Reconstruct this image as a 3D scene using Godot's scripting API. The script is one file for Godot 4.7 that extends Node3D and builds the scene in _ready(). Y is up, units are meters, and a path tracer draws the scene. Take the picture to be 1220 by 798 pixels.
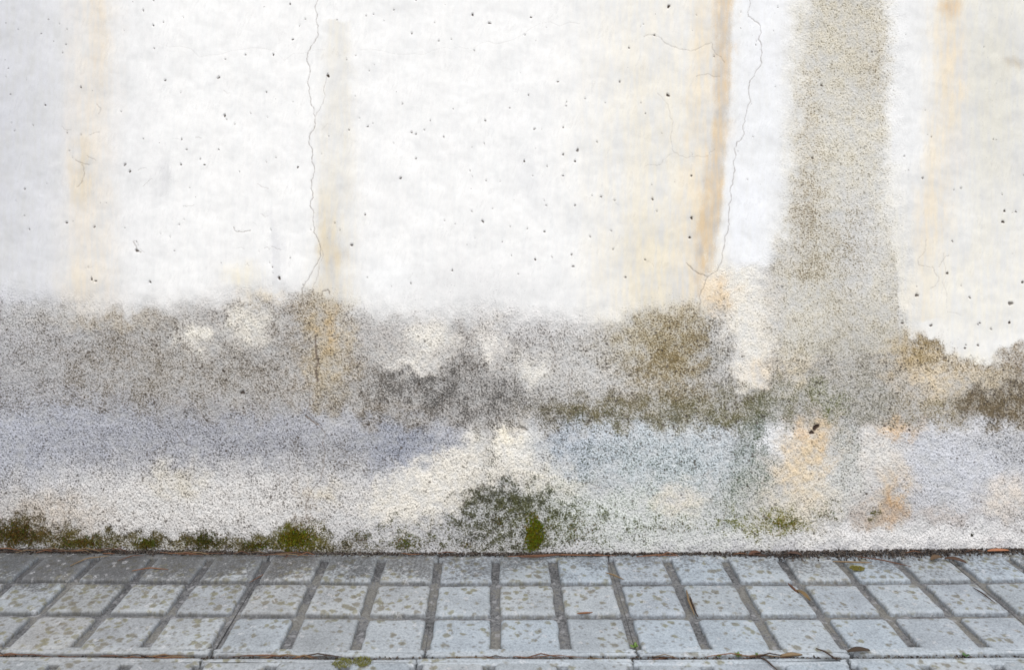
extends Node3D
# An old plastered wall above a pavement of nine-pad cement tiles, under an overcast sky.
# Wall chart: millimetres across from the left end and down from a datum 655 mm above the pavement; chart x 610 is world x 0.

const TW := 2048          # texels of the plaster texture
const TH := 1088
const MM := 0.64453125    # millimetres a texel
const CX0 := -50.0        # chart place of its first texel
const CY0 := -24.0
const LW := 330           # coarse stain chart, 4 mm a cell
const LH := 176
const CELL := 4.0
const DATUM := 655.0
const GLOW := 1.22        # what white paint returns to the eye under this sky, per unit of albedo

var base_map := PackedFloat32Array()    # r, g, b, roughness of the plaster
var dirt_map := PackedFloat32Array()    # r, g, b, density of the dirt in its hollows
var algae_map := PackedFloat32Array()   # r, g, b, density of algae dots
var hole := PackedFloat32Array()
var hair := PackedFloat32Array()
var height := PackedFloat32Array()
var rng := RandomNumberGenerator.new()
var names := {}
var plaster: StandardMaterial3D
var soil_mats: Array = []
var needle_mats: Array = []


func _ready():
	rng.seed = 4711
	# --- camera: at crouching height, lens shifted down
	var cam := Camera3D.new()
	cam.name = "camera"
	var lens := CameraAttributesPhysical.new()
	lens.frustum_focal_length = 28.0
	lens.frustum_focus_distance = 0.955
	lens.frustum_near = 0.05
	lens.frustum_far = 4000.0
	lens.exposure_aperture = 7.0
	cam.attributes = lens
	cam.projection = Camera3D.PROJECTION_FRUSTUM
	cam.near = 0.05
	cam.far = 4000.0
	cam.size = 0.798 * 0.05 / 0.965
	cam.frustum_offset = Vector2(0.018, -0.200) * 0.05 / 0.965
	cam.position = Vector3(-0.018, 0.456, 0.965)
	add_child(cam)
	# --- sky, sun, exposure
	var env := WorldEnvironment.new()
	env.name = "environment"
	var e := Environment.new()
	e.background_mode = Environment.BG_SKY
	var sm := ProceduralSkyMaterial.new()
	sm.sky_top_color = Color(0.862, 0.861, 0.862)
	sm.sky_horizon_color = Color(0.868, 0.866, 0.866)
	sm.sky_curve = 0.15
	sm.sky_energy_multiplier = 1.6
	sm.ground_bottom_color = Color(0.35, 0.35, 0.36)
	sm.ground_horizon_color = Color(0.55, 0.56, 0.58)
	var sky := Sky.new()
	sky.sky_material = sm
	e.sky = sky
	e.tonemap_mode = Environment.TONE_MAPPER_LINEAR
	e.tonemap_exposure = 0.85
	e.sdfgi_enabled = true
	e.ssao_enabled = true
	e.ssil_enabled = true
	env.environment = e
	add_child(env)
	var sun := DirectionalLight3D.new()
	sun.name = "sun"
	sun.light_energy = 0.5
	sun.light_angular_distance = 14.0
	sun.light_color = Color(1.0, 0.99, 0.975)
	sun.shadow_enabled = true
	add_child(sun)
	sun.rotation_degrees = Vector3(-64, 14, 0)

	# --- the large structure
	ground()
	stains()
	marks()
	bake_plaster()
	wall()
	pavement()
	# --- things on it
	soil()
	moss()
	needles()
	litter()
	sprouts()


# ------------------------------------------------------------------ helpers

func seen_as(r: float, g: float, b: float) -> Color:
	var c := Color(r / 255.0, g / 255.0, b / 255.0).srgb_to_linear()
	return Color(c.r / GLOW, c.g / GLOW, c.b / GLOW)


func numbered(called: String) -> String:
	var n: int = names.get(called, 0)
	names[called] = n + 1
	return called if n == 0 else "%s_%03d" % [called, n]


func tag(o: Node, label: String, category: String, group := ""):
	o.set_meta("label", label)
	o.set_meta("category", category)
	if group != "":
		o.set_meta("group", group)


func put(called: String, mesh: Mesh, m: Material, parent: Node = null) -> MeshInstance3D:
	var o := MeshInstance3D.new()
	o.mesh = mesh
	o.material_override = m
	if parent == null:
		o.name = numbered(called)
		add_child(o, true)
	else:
		o.name = called
		parent.add_child(o, true)
	return o


func plain(r: float, g: float, b: float, rough := 0.85) -> StandardMaterial3D:
	var m := StandardMaterial3D.new()
	m.albedo_color = Color(r, g, b).linear_to_srgb()
	m.roughness = rough
	m.metallic_specular = 0.3
	return m


func noise(kind: int, seed_: int, freq: float, octaves := 1) -> FastNoiseLite:
	var n := FastNoiseLite.new()
	n.noise_type = kind
	n.seed = seed_
	n.frequency = freq
	n.fractal_type = FastNoiseLite.FRACTAL_NONE if octaves == 1 else FastNoiseLite.FRACTAL_FBM
	n.fractal_octaves = octaves
	return n


func field(n: FastNoiseLite, w: int, h: int) -> PackedByteArray:
	return n.get_image(w, h).get_data()


func stretched(n: FastNoiseLite, w0: int, h0: int, w: int, h: int) -> PackedByteArray:
	var im := n.get_image(w0, h0)
	im.resize(w, h, Image.INTERPOLATE_CUBIC)
	return im.get_data()


# ------------------------------------------------------------------ stain chart

func wash(x: float, y: float, rx: float, ry: float, c: Color, a := 1.0, soft := 0.5, turn := 0.0, rough := -1.0):
	# tints the plaster in a soft ellipse
	blend(base_map, x, y, rx, ry, c, rough, a, soft, turn)


func dirt(x: float, y: float, rx: float, ry: float, c: Color, density: float, a := 1.0, soft := 0.5, turn := 0.0):
	blend(dirt_map, x, y, rx, ry, c, density, a, soft, turn)


func algae(x: float, y: float, rx: float, ry: float, c: Color, density: float, a := 1.0, soft := 0.6, turn := 0.0):
	blend(algae_map, x, y, rx, ry, c, density, a, soft, turn)


func blend(map: PackedFloat32Array, x: float, y: float, rx: float, ry: float, c: Color, v: float, a: float, soft0: float, turn: float):
	var soft := minf(soft0 * 1.35, 1.0)
	var reach := maxf(rx, ry) * (1.0 + soft) if turn != 0.0 else rx * (1.0 + soft)
	var reach_y := maxf(rx, ry) * (1.0 + soft) if turn != 0.0 else ry * (1.0 + soft)
	var i0 := maxi(0, int((x - reach - CX0) / CELL))
	var i1 := mini(LW - 1, int((x + reach - CX0) / CELL) + 1)
	var j0 := maxi(0, int((y - reach_y - CY0) / CELL))
	var j1 := mini(LH - 1, int((y + reach_y - CY0) / CELL) + 1)
	var cs := cos(turn)
	var sn := sin(turn)
	for j in range(j0, j1 + 1):
		var dy := CY0 + (j + 0.5) * CELL - y
		for i in range(i0, i1 + 1):
			var dx := CX0 + (i + 0.5) * CELL - x
			var px := (dx * cs + dy * sn) / rx
			var py := (dy * cs - dx * sn) / ry
			var r := sqrt(px * px + py * py)
			if r < 1.0 + soft:
				mixed(map, (j * LW + i) * 4, c, v, a * (1.0 - smoothstep(1.0 - soft, 1.0 + soft, r)))


func mixed(map: PackedFloat32Array, k: int, c: Color, v: float, w: float):
	if c.a > 0.0:
		map[k] = lerpf(map[k], c.r, w)
		map[k + 1] = lerpf(map[k + 1], c.g, w)
		map[k + 2] = lerpf(map[k + 2], c.b, w)
	if v >= 0.0:
		map[k + 3] = lerpf(map[k + 3], v, w)


func streak(map: PackedFloat32Array, pts: Array, c: Color, v: float, a: float, soft0 := 0.5):
	var soft := minf(soft0 * 1.3, 1.0)
	# a run-off streak: pts are Vector3(x, y, half width) from its top to its foot
	for s in pts.size() - 1:
		var p: Vector3 = pts[s]
		var q: Vector3 = pts[s + 1]
		var j0 := maxi(0, int((p.y - CY0) / CELL))
		var j1 := mini(LH - 1, int((q.y - CY0) / CELL))
		for j in range(j0, j1 + (1 if s == pts.size() - 2 else 0)):
			var t := clampf((CY0 + (j + 0.5) * CELL - p.y) / maxf(q.y - p.y, 0.1), 0.0, 1.0)
			var mid := lerpf(p.x, q.x, t)
			var half := lerpf(p.z, q.z, t)
			for i in range(maxi(0, int((mid - half * (1.0 + soft) - CX0) / CELL)), mini(LW, int((mid + half * (1.0 + soft) - CX0) / CELL) + 2)):
				var r := absf(CX0 + (i + 0.5) * CELL - mid) / half
				if r < 1.0 + soft:
					mixed(map, (j * LW + i) * 4, c, v, a * (1.0 - smoothstep(1.0 - soft, 1.0 + soft, r)))


func along(pts: Array, x: float) -> float:
	for s in pts.size() - 1:
		if x <= pts[s + 1].x:
			return lerpf(pts[s].y, pts[s + 1].y, clampf((x - pts[s].x) / (pts[s + 1].x - pts[s].x), 0.0, 1.0))
	return pts[-1].y


const NONE := Color(0, 0, 0, 0)

func stains():
	base_map.resize(LW * LH * 4)
	dirt_map.resize(LW * LH * 4)
	algae_map.resize(LW * LH * 4)
	var white := seen_as(248, 247, 246)
	var grey := seen_as(205, 201, 198)
	var soot := seen_as(98, 92, 86)
	# the edge between the smooth coat above and the worn, rough foot
	var edge := [Vector2(-60, 345), Vector2(0, 352), Vector2(60, 362), Vector2(150, 371), Vector2(230, 366), Vector2(280, 354), Vector2(380, 354), Vector2(430, 372), Vector2(520, 380), Vector2(570, 366), Vector2(640, 378), Vector2(720, 384), Vector2(760, 372), Vector2(835, 368), Vector2(850, 330), Vector2(900, 325), Vector2(930, 290), Vector2(1060, 290), Vector2(1075, 395), Vector2(1090, 402), Vector2(1115, 405), Vector2(1135, 428), Vector2(1175, 430), Vector2(1195, 416), Vector2(1215, 412), Vector2(1290, 408)]
	for j in LH:
		var y := CY0 + (j + 0.5) * CELL
		for i in LW:
			var x := CX0 + (i + 0.5) * CELL
			var k := (j * LW + i) * 4
			var under := y - along(edge, x)
			var wide := 26.0 if x < 1070.0 else 6.0
			var w := smoothstep(-wide, wide, under)
			var c := white.lerp(grey, w)
			base_map[k] = c.r
			base_map[k + 1] = c.g
			base_map[k + 2] = c.b
			base_map[k + 3] = w
			dirt_map[k] = soot.r
			dirt_map[k + 1] = soot.g
			dirt_map[k + 2] = soot.b
			dirt_map[k + 3] = w * 0.41
	# ---- upper coat
	wash(-20, 150, 130, 330, seen_as(208, 209, 215), 0.9, 0.9)  # lens vignetting painted into the plaster colour, darker towards the left end
	streak(base_map, [Vector3(112, -30, 24), Vector3(108, 200, 26), Vector3(110, 375, 30)], seen_as(236, 227, 214), -1, 0.75, 0.7)
	wash(100, 205, 9, 34, seen_as(222, 208, 182), 0.7, 0.8)
	wash(120, 40, 10, 60, seen_as(232, 219, 200), 0.5, 0.8)
	wash(95, 340, 20, 26, seen_as(238, 226, 205), 0.5, 0.8)
	streak(base_map, [Vector3(404, 30, 14), Vector3(405, 180, 20), Vector3(398, 360, 24)], seen_as(234, 229, 218), -1, 0.75, 0.7)
	wash(391, 285, 10, 40, seen_as(220, 206, 178), 0.75, 0.8)
	wash(398, 306, 12, 12, seen_as(226, 208, 176), 0.6, 0.7)
	wash(292, 330, 18, 14, seen_as(240, 232, 212), 0.8, 0.6)
	wash(195, 214, 7, 26, seen_as(214, 214, 216), 0.6, 0.8, 0.25)
	wash(331, 300, 6, 40, seen_as(214, 214, 220), 0.5, 0.8, -0.12)
	wash(560, 345, 90, 26, seen_as(230, 229, 229), 0.7, 0.7)
	dirt(560, 348, 100, 26, seen_as(120, 116, 112), 0.17, 0.9, 0.6)
	wash(470, 330, 30, 20, seen_as(250, 250, 250), 0.8, 0.5)
	wash(630, 215, 10, 36, seen_as(226, 226, 228), 0.5, 0.8, -0.35)
	wash(780, 200, 72, 250, seen_as(238, 232, 219), 0.9, 0.7)
	wash(790, 320, 60, 60, seen_as(236, 227, 208), 0.8, 0.6)
	streak(base_map, [Vector3(836, -30, 14), Vector3(833, 150, 14), Vector3(822, 330, 18), Vector3(816, 372, 20)], seen_as(238, 226, 206), -1, 0.8, 0.6)
	streak(base_map, [Vector3(860, -30, 9), Vector3(857, 120, 10), Vector3(847, 240, 10), Vector3(835, 330, 8), Vector3(830, 352, 5)], seen_as(222, 199, 167), -1, 0.9, 0.6)
	wash(862, 158, 16, 18, seen_as(226, 208, 182), 0.6, 0.7)
	streak(base_map, [Vector3(908, -30, 36), Vector3(902, 180, 36), Vector3(895, 310, 28)], seen_as(240, 241, 244), -1, 0.85, 0.3)
	wash(890, 260, 24, 60, seen_as(247, 248, 252), 0.7, 0.5)
	wash(920, 40, 20, 60, seen_as(247, 247, 250), 0.6, 0.5)
	dirt(900, 150, 44, 180, seen_as(165, 158, 148), 0.13, 0.8, 0.4)
	# the grey run-off band, rough and dirty
	streak(base_map, [Vector3(1006, -30, 57), Vector3(1002, 130, 60), Vector3(996, 220, 63), Vector3(996, 300, 72), Vector3(998, 420, 78)], seen_as(225, 221, 211), 0.6, 1.0, 0.3)
	streak(dirt_map, [Vector3(1006, -30, 57), Vector3(1002, 130, 60), Vector3(996, 220, 63), Vector3(996, 300, 72), Vector3(998, 420, 78)], seen_as(150, 138, 110), 0.31, 1.0, 0.3)
	dirt(960, 170, 16, 110, seen_as(146, 124, 90), 0.40, 0.6, 0.6)
	dirt(954, 275, 20, 62, seen_as(128, 110, 82), 0.44, 0.85, 0.5)
	dirt(985, 300, 40, 50, seen_as(140, 128, 104), 0.48, 0.7, 0.6)
	dirt(1040, 90, 20, 50, seen_as(144, 124, 92), 0.38, 0.6, 0.7)
	wash(1010, 30, 40, 60, seen_as(208, 202, 188), 0.5, 0.6)
	wash(1020, 290, 24, 60, seen_as(222, 222, 224), 0.7, 0.6)
	streak(base_map, [Vector3(1084, -30, 22), Vector3(1078, 160, 16), Vector3(1082, 290, 10)], seen_as(240, 240, 241), -1, 0.8, 0.5)
	wash(1080, 300, 24, 80, seen_as(226, 221, 210), 0.6, 0.6)
	wash(1185, 100, 62, 210, seen_as(224, 221, 211), 0.9, 0.7)
	dirt(1185, 120, 50, 150, seen_as(170, 160, 142), 0.14, 0.7, 0.5)
	streak(base_map, [Vector3(1132, -30, 20), Vector3(1128, 120, 20), Vector3(1112, 220, 20), Vector3(1104, 380, 22)], seen_as(239, 229, 212), -1, 0.9, 0.6)
	wash(1132, 70, 14, 50, seen_as(235, 221, 199), 0.6, 0.7)
	wash(1102, 275, 14, 40, seen_as(235, 221, 200), 0.5, 0.8)
	wash(1133, 8, 12, 10, seen_as(222, 190, 148), 0.7, 0.7)
	wash(1140, 185, 12, 24, seen_as(226, 222, 218), 0.7, 0.7)
	wash(1165, 345, 70, 70, seen_as(240, 236, 226), 0.85, 0.5)
	wash(1150, 425, 50, 7, seen_as(245, 240, 228), 0.7, 0.6)
	wash(1212, 75, 8, 5, seen_as(190, 175, 150), 0.6, 0.7)
	# ---- middle band
	wash(40, 470, 120, 95, seen_as(192, 194, 203), 0.8, 0.5)
	wash(60, 380, 80, 16, seen_as(222, 219, 215), 0.6, 0.6)
	wash(140, 385, 60, 12, seen_as(214, 203, 184), 0.6, 0.6)
	dirt(125, 382, 60, 9, seen_as(150, 132, 104), 0.42, 0.8, 0.6)
	dirt(130, 445, 76, 46, seen_as(112, 98, 74), 0.46, 0.9, 0.6)
	dirt(45, 420, 50, 50, seen_as(120, 116, 112), 0.36, 0.7, 0.6)
	dirt(260, 460, 90, 40, seen_as(100, 92, 78), 0.42, 0.8, 0.6)
	wash(300, 430, 70, 60, seen_as(208, 205, 205), 0.5, 0.6)
	dirt(210, 440, 220, 56, seen_as(112, 102, 86), 0.45, 0.75, 0.7)
	wash(210, 440, 220, 60, seen_as(196, 193, 190), 0.7, 0.7)
	wash(233, 400, 20, 17, seen_as(243, 238, 228), 0.9, 0.45)
	dirt(233, 400, 19, 16, NONE, 0.17, 0.85, 0.7)
	wash(296, 386, 24, 20, seen_as(243, 237, 224), 0.75, 0.7)
	dirt(298, 388, 23, 20, NONE, 0.17, 0.85, 0.7)
	wash(310, 354, 26, 7, seen_as(236, 222, 198), 0.6, 0.6)
	dirt(300, 360, 24, 5, seen_as(140, 124, 98), 0.45, 0.8, 0.6)
	dirt(372, 372, 36, 20, seen_as(142, 124, 92), 0.48, 0.9, 0.6)
	wash(392, 410, 24, 66, seen_as(216, 202, 176), 0.8, 0.6)
	wash(394, 395, 10, 26, seen_as(220, 188, 138), 0.7, 0.7)
	dirt(392, 430, 40, 66, seen_as(132, 114, 82), 0.44, 0.85, 0.6)
	dirt(410, 480, 36, 26, seen_as(120, 110, 92), 0.46, 0.7, 0.6)
	dirt(520, 474, 100, 40, seen_as(82, 80, 78), 0.58, 0.9, 0.55)
	dirt(590, 478, 40, 34, seen_as(86, 84, 82), 0.54, 0.8, 0.6)
	dirt(460, 400, 60, 30, seen_as(130, 126, 122), 0.32, 0.8, 0.6)
	wash(512, 405, 26, 18, seen_as(245, 240, 230), 0.75, 0.7, 0.1)
	dirt(512, 405, 25, 18, NONE, 0.17, 0.85, 0.7)
	wash(488, 432, 32, 10, seen_as(242, 237, 228), 0.75, 0.7, 0.2)
	dirt(488, 432, 30, 10, NONE, 0.17, 0.85, 0.7)
	wash(582, 412, 15, 26, seen_as(243, 238, 230), 0.75, 0.7)
	dirt(582, 412, 14, 26, NONE, 0.17, 0.85, 0.7)
	wash(632, 442, 20, 18, seen_as(244, 239, 228), 0.75, 0.7, 0.5)
	dirt(632, 442, 19, 17, NONE, 0.17, 0.85, 0.7)
	wash(640, 395, 50, 20, seen_as(232, 230, 230), 0.6, 0.6)
	wash(690, 450, 60, 50, seen_as(222, 221, 219), 0.6, 0.6)
	dirt(700, 440, 60, 40, seen_as(128, 122, 112), 0.33, 0.8, 0.6)
	dirt(800, 420, 66, 56, seen_as(124, 106, 66), 0.56, 0.95, 0.5)
	dirt(790, 385, 50, 14, seen_as(126, 108, 72), 0.5, 0.7, 0.6)
	dirt(745, 400, 24, 20, seen_as(150, 138, 112), 0.45, 0.7, 0.6)
	wash(800, 415, 56, 46, seen_as(212, 203, 180), 0.7, 0.6)
	dirt(862, 420, 26, 50, seen_as(120, 118, 108), 0.44, 0.9, 0.5)
	wash(858, 420, 24, 44, seen_as(212, 211, 214), 0.7, 0.6)
	# pale hanging patch right of the crack
	streak(base_map, [Vector3(868, 322, 28), Vector3(876, 345, 36), Vector3(885, 375, 32), Vector3(893, 410, 24), Vector3(890, 445, 22), Vector3(888, 462, 14)], seen_as(242, 237, 227), 0.6, 0.85, 0.5)
	streak(dirt_map, [Vector3(868, 318, 30), Vector3(876, 345, 36), Vector3(885, 375, 31), Vector3(893, 410, 23), Vector3(890, 445, 21), Vector3(888, 462, 12)], seen_as(150, 130, 100), 0.2, 0.9, 0.5)
	wash(855, 350, 16, 20, seen_as(234, 211, 180), 0.85, 0.55)
	wash(900, 440, 16, 14, seen_as(238, 222, 200), 0.6, 0.6)
	# grey run-off carrying on down
	dirt(1000, 440, 70, 60, seen_as(140, 134, 118), 0.44, 0.8, 0.6)
	wash(1020, 430, 50, 70, seen_as(205, 201, 194), 0.7, 0.6)
	wash(945, 440, 20, 22, seen_as(240, 226, 200), 0.75, 0.6)
	dirt(940, 475, 44, 22, seen_as(104, 104, 62), 0.46, 0.9, 0.6)
	dirt(984, 484, 15, 26, seen_as(104, 112, 50), 0.56, 0.95, 0.6)
	dirt(1030, 478, 40, 30, seen_as(126, 124, 108), 0.5, 0.8, 0.6)
	dirt(1098, 415, 34, 18, seen_as(150, 128, 84), 0.56, 0.9, 0.5)
	dirt(1165, 440, 60, 12, seen_as(160, 140, 102), 0.5, 0.85, 0.5)
	dirt(1208, 422, 22, 14, seen_as(150, 128, 96), 0.5, 0.8, 0.5)
	wash(1080, 428, 22, 24, seen_as(226, 200, 154), 0.7, 0.7)
	wash(1118, 450, 26, 26, seen_as(236, 216, 182), 0.7, 0.7)
	wash(1180, 455, 44, 10, seen_as(232, 216, 186), 0.6, 0.7)
	dirt(1120, 460, 50, 16, NONE, 0.2, 0.7, 0.6)
	dirt(1105, 490, 40, 26, seen_as(140, 126, 86), 0.5, 0.9, 0.6)
	dirt(1196, 484, 54, 22, seen_as(104, 90, 66), 0.68, 1.0, 0.4)
	wash(1190, 484, 54, 24, seen_as(196, 184, 162), 0.7, 0.5)
	# the dark band just above the old skim
	dirt(520, 492, 110, 13, seen_as(92, 88, 84), 0.52, 0.8, 0.6)
	dirt(710, 493, 80, 18, seen_as(106, 96, 58), 0.62, 0.9, 0.55)
	dirt(800, 491, 110, 22, seen_as(104, 94, 56), 0.62, 0.95, 0.5)
	dirt(890, 488, 64, 24, seen_as(98, 94, 54), 0.56, 0.9, 0.55)
	dirt(440, 488, 60, 14, seen_as(112, 100, 82), 0.46, 0.7, 0.6)
	# ---- the foot, below a low skim
	var lower := seen_as(204, 204, 208)
	for j in LH:
		var y := CY0 + (j + 0.5) * CELL
		for i in LW:
			var x := CX0 + (i + 0.5) * CELL
			var w := smoothstep(-8.0, 8.0, y - (512.0 if x > 430.0 else 500.0 - 10.0 * sin(x * 0.02)))
			mixed(base_map, (j * LW + i) * 4, lower, -1, w * 0.9)
			mixed(dirt_map, (j * LW + i) * 4, seen_as(84, 82, 80), 0.30, w * 0.95)
	wash(60, 525, 160, 50, seen_as(190, 193, 204), 0.9, 0.5)
	wash(240, 525, 190, 40, seen_as(186, 188, 198), 0.85, 0.5)
	dirt(230, 535, 210, 34, seen_as(100, 97, 94), 0.40, 0.8, 0.7)
	dirt(170, 550, 70, 14, seen_as(104, 98, 90), 0.42, 0.7, 0.6)
	wash(240, 600, 200, 44, seen_as(240, 237, 234), 0.9, 0.5)
	dirt(240, 610, 200, 46, seen_as(64, 56, 46), 0.35, 0.9, 0.5)
	wash(215, 575, 30, 16, seen_as(238, 230, 212), 0.6, 0.7)
	wash(60, 615, 60, 24, seen_as(222, 210, 196), 0.7, 0.6)
	dirt(20, 590, 60, 26, seen_as(96, 90, 84), 0.4, 0.8, 0.6)
	wash(385, 585, 18, 12, seen_as(238, 228, 208), 0.6, 0.7)
	dirt(365, 605, 14, 40, seen_as(112, 92, 64), 0.44, 0.8, 0.7)
	dirt(400, 545, 60, 22, seen_as(108, 100, 86), 0.42, 0.8, 0.6)
	wash(485, 532, 66, 28, seen_as(180, 184, 197), 0.9, 0.5)
	dirt(500, 525, 60, 20, seen_as(100, 102, 110), 0.42, 0.9, 0.5)
	# pale gable shape either side of the dark seam
	for s in 9:
		var t := s / 8.0
		wash(lerpf(585, 470, t), lerpf(545, 602, t), lerpf(34, 44, t), lerpf(30, 24, t), seen_as(236, 231, 222), 0.8, 0.4)
		dirt(lerpf(580, 470, t), lerpf(545, 602, t), lerpf(33, 42, t), lerpf(30, 24, t), seen_as(106, 98, 84), 0.25, 0.8, 0.7)
	for s in 6:
		var t := s / 5.0
		wash(lerpf(612, 665, t), lerpf(528, 580, t), 28, lerpf(24, 20, t), seen_as(238, 233, 223), 0.9, 0.4)
		dirt(lerpf(612, 665, t), lerpf(528, 580, t), 27, lerpf(24, 20, t), seen_as(106, 98, 84), 0.22, 0.85, 0.7)
	wash(602, 515, 12, 10, seen_as(240, 232, 214), 0.7, 0.6)
	streak(dirt_map, [Vector3(580, 430, 5), Vector3(578, 500, 7), Vector3(577, 560, 4), Vector3(578, 585, 7)], seen_as(88, 86, 82), 0.5, 0.8, 0.8)
	# blue-grey washed skim right of the middle
	wash(700, 530, 60, 30, seen_as(210, 218, 229), 0.9, 0.5)
	wash(800, 545, 95, 40, seen_as(220, 228, 234), 0.9, 0.5)
	dirt(670, 530, 36, 30, seen_as(92, 96, 100), 0.42, 0.9, 0.6)
	dirt(770, 565, 95, 54, seen_as(92, 102, 94), 0.44, 0.9, 0.6)
	dirt(720, 610, 70, 36, seen_as(84, 94, 76), 0.33, 0.9, 0.6)
	wash(740, 615, 120, 34, seen_as(226, 229, 226), 0.85, 0.6)
	dirt(892, 560, 30, 70, seen_as(98, 110, 94), 0.5, 0.95, 0.6, 0.45)
	dirt(905, 520, 24, 22, seen_as(88, 100, 80), 0.52, 0.9, 0.6)
	wash(806, 596, 30, 18, seen_as(238, 228, 212), 0.75, 0.6)
	dirt(806, 596, 28, 18, NONE, 0.18, 0.8, 0.6)
	dirt(770, 605, 120, 36, seen_as(98, 112, 78), 0.34, 0.7, 0.8)
	algae(770, 580, 140, 50, seen_as(92, 108, 66), 0.16, 0.8, 0.8)
	# ochre bleed under the big hole
	wash(925, 525, 15, 20, seen_as(240, 241, 244), 0.9, 0.6)
	dirt(925, 525, 16, 22, NONE, 0.14, 0.9, 0.6)
	wash(955, 590, 60, 40, seen_as(233, 224, 207), 0.85, 0.6)
	wash(966, 528, 32, 26, seen_as(223, 203, 171), 0.85, 0.5)
	wash(950, 562, 26, 24, seen_as(228, 210, 182), 0.8, 0.6)
	wash(976, 530, 8, 18, seen_as(212, 176, 126), 0.5, 0.7)
	wash(952, 520, 8, 10, seen_as(210, 168, 118), 0.6, 0.7)
	wash(960, 522, 9, 9, seen_as(238, 228, 212), 0.7, 0.7)
	dirt(962, 545, 40, 44, seen_as(140, 106, 66), 0.22, 0.9, 0.5)
	dirt(1008, 535, 14, 36, seen_as(100, 112, 100), 0.44, 0.85, 0.7)
	wash(1000, 560, 20, 40, seen_as(216, 220, 220), 0.6, 0.7)
	wash(1045, 540, 30, 26, seen_as(238, 232, 222), 0.7, 0.6)
	dirt(1045, 545, 30, 30, seen_as(140, 120, 90), 0.2, 0.8, 0.6)
	wash(1070, 512, 24, 8, seen_as(228, 192, 146), 0.8, 0.6)
	wash(1060, 592, 17, 40, seen_as(218, 194, 156), 0.75, 0.6, 0.2)
	wash(1062, 602, 8, 20, seen_as(196, 148, 96), 0.6, 0.9)
	wash(1044, 618, 22, 18, seen_as(190, 174, 158), 0.85, 0.6)
	dirt(1050, 600, 28, 34, seen_as(128, 92, 58), 0.28, 0.8, 0.6)
	wash(1150, 550, 76, 42, seen_as(211, 213, 220), 0.9, 0.5)
	dirt(1140, 560, 80, 46, seen_as(112, 110, 110), 0.22, 0.9, 0.5)
	dirt(1190, 530, 40, 18, seen_as(92, 92, 88), 0.42, 0.85, 0.6)
	wash(1170, 516, 50, 8, seen_as(222, 222, 226), 0.7, 0.6)
	wash(1200, 595, 30, 24, seen_as(234, 222, 208), 0.7, 0.6)
	wash(1120, 616, 34, 8, seen_as(206, 194, 184), 0.6, 0.7)
	wash(1100, 640, 190, 14, seen_as(234, 232, 231), 0.85, 0.5)
	dirt(1110, 640, 190, 14, seen_as(110, 102, 92), 0.2, 0.8, 0.5)
	wash(860, 640, 90, 12, seen_as(224, 225, 222), 0.6, 0.6)
	# ---- algae and moss stain near the foot
	var black := seen_as(52, 52, 34)
	var olive := seen_as(82, 84, 34)
	dirt(270, 650, 220, 10, seen_as(74, 62, 34), 0.7, 0.9, 0.7)
	algae(600, 612, 58, 42, seen_as(66, 66, 42), 0.9, 1.0, 0.5)
	algae(635, 628, 75, 40, seen_as(66, 68, 36), 0.85, 0.8, 0.6)
	algae(560, 632, 110, 26, seen_as(66, 66, 36), 0.6, 0.8, 0.6)
	algae(700, 628, 50, 26, olive, 0.55, 0.8, 0.6)
	algae(480, 635, 60, 22, olive, 0.5, 0.8, 0.6)
	algae(690, 500, 60, 16, olive, 0.35, 0.9, 0.6)
	algae(680, 545, 50, 30, seen_as(60, 66, 50), 0.25, 0.9, 0.6)
	algae(800, 625, 80, 14, olive, 0.4, 0.9, 0.6)
	algae(20, 635, 60, 24, seen_as(82, 68, 32), 0.8, 1.0, 0.5)
	algae(100, 640, 50, 14, seen_as(88, 78, 36), 0.75, 0.9, 0.6)
	algae(240, 645, 200, 10, seen_as(78, 70, 28), 0.85, 0.95, 0.7)
	algae(352, 640, 34, 18, seen_as(88, 84, 20), 1.0, 1.0, 0.6)
	algae(920, 622, 46, 18, seen_as(118, 112, 40), 0.65, 1.0, 0.6)
	algae(985, 610, 22, 14, seen_as(92, 90, 36), 0.5, 0.9, 0.6)
	algae(1040, 607, 11, 9, seen_as(92, 88, 30), 0.8, 0.9, 0.6)
	algae(880, 620, 40, 16, seen_as(120, 122, 52), 0.45, 0.8, 0.6)
	algae(980, 490, 20, 26, seen_as(92, 100, 40), 0.5, 0.9, 0.6)
	algae(900, 500, 60, 20, seen_as(84, 88, 46), 0.28, 0.9, 0.6)
	algae(1180, 630, 60, 14, olive, 0.18, 0.9, 0.6)
	algae(100, 590, 60, 30, seen_as(90, 82, 60), 0.22, 0.8, 0.6)
	dirt(606, 615, 62, 42, seen_as(78, 80, 56), 0.66, 0.9, 0.5)
	dirt(560, 635, 120, 20, seen_as(96, 94, 78), 0.42, 0.8, 0.6)
	dirt(20, 640, 70, 20, seen_as(70, 58, 26), 0.7, 0.95, 0.5)
	dirt(110, 646, 60, 10, seen_as(84, 74, 30), 0.6, 0.9, 0.5)
	dirt(250, 650, 200, 7, seen_as(88, 78, 36), 0.6, 0.9, 0.6)
	dirt(350, 642, 32, 16, seen_as(92, 84, 28), 0.65, 0.9, 0.6)
	dirt(920, 624, 40, 14, seen_as(134, 128, 56), 0.45, 0.9, 0.6)


# ------------------------------------------------------------------ pits and hair cracks

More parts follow.
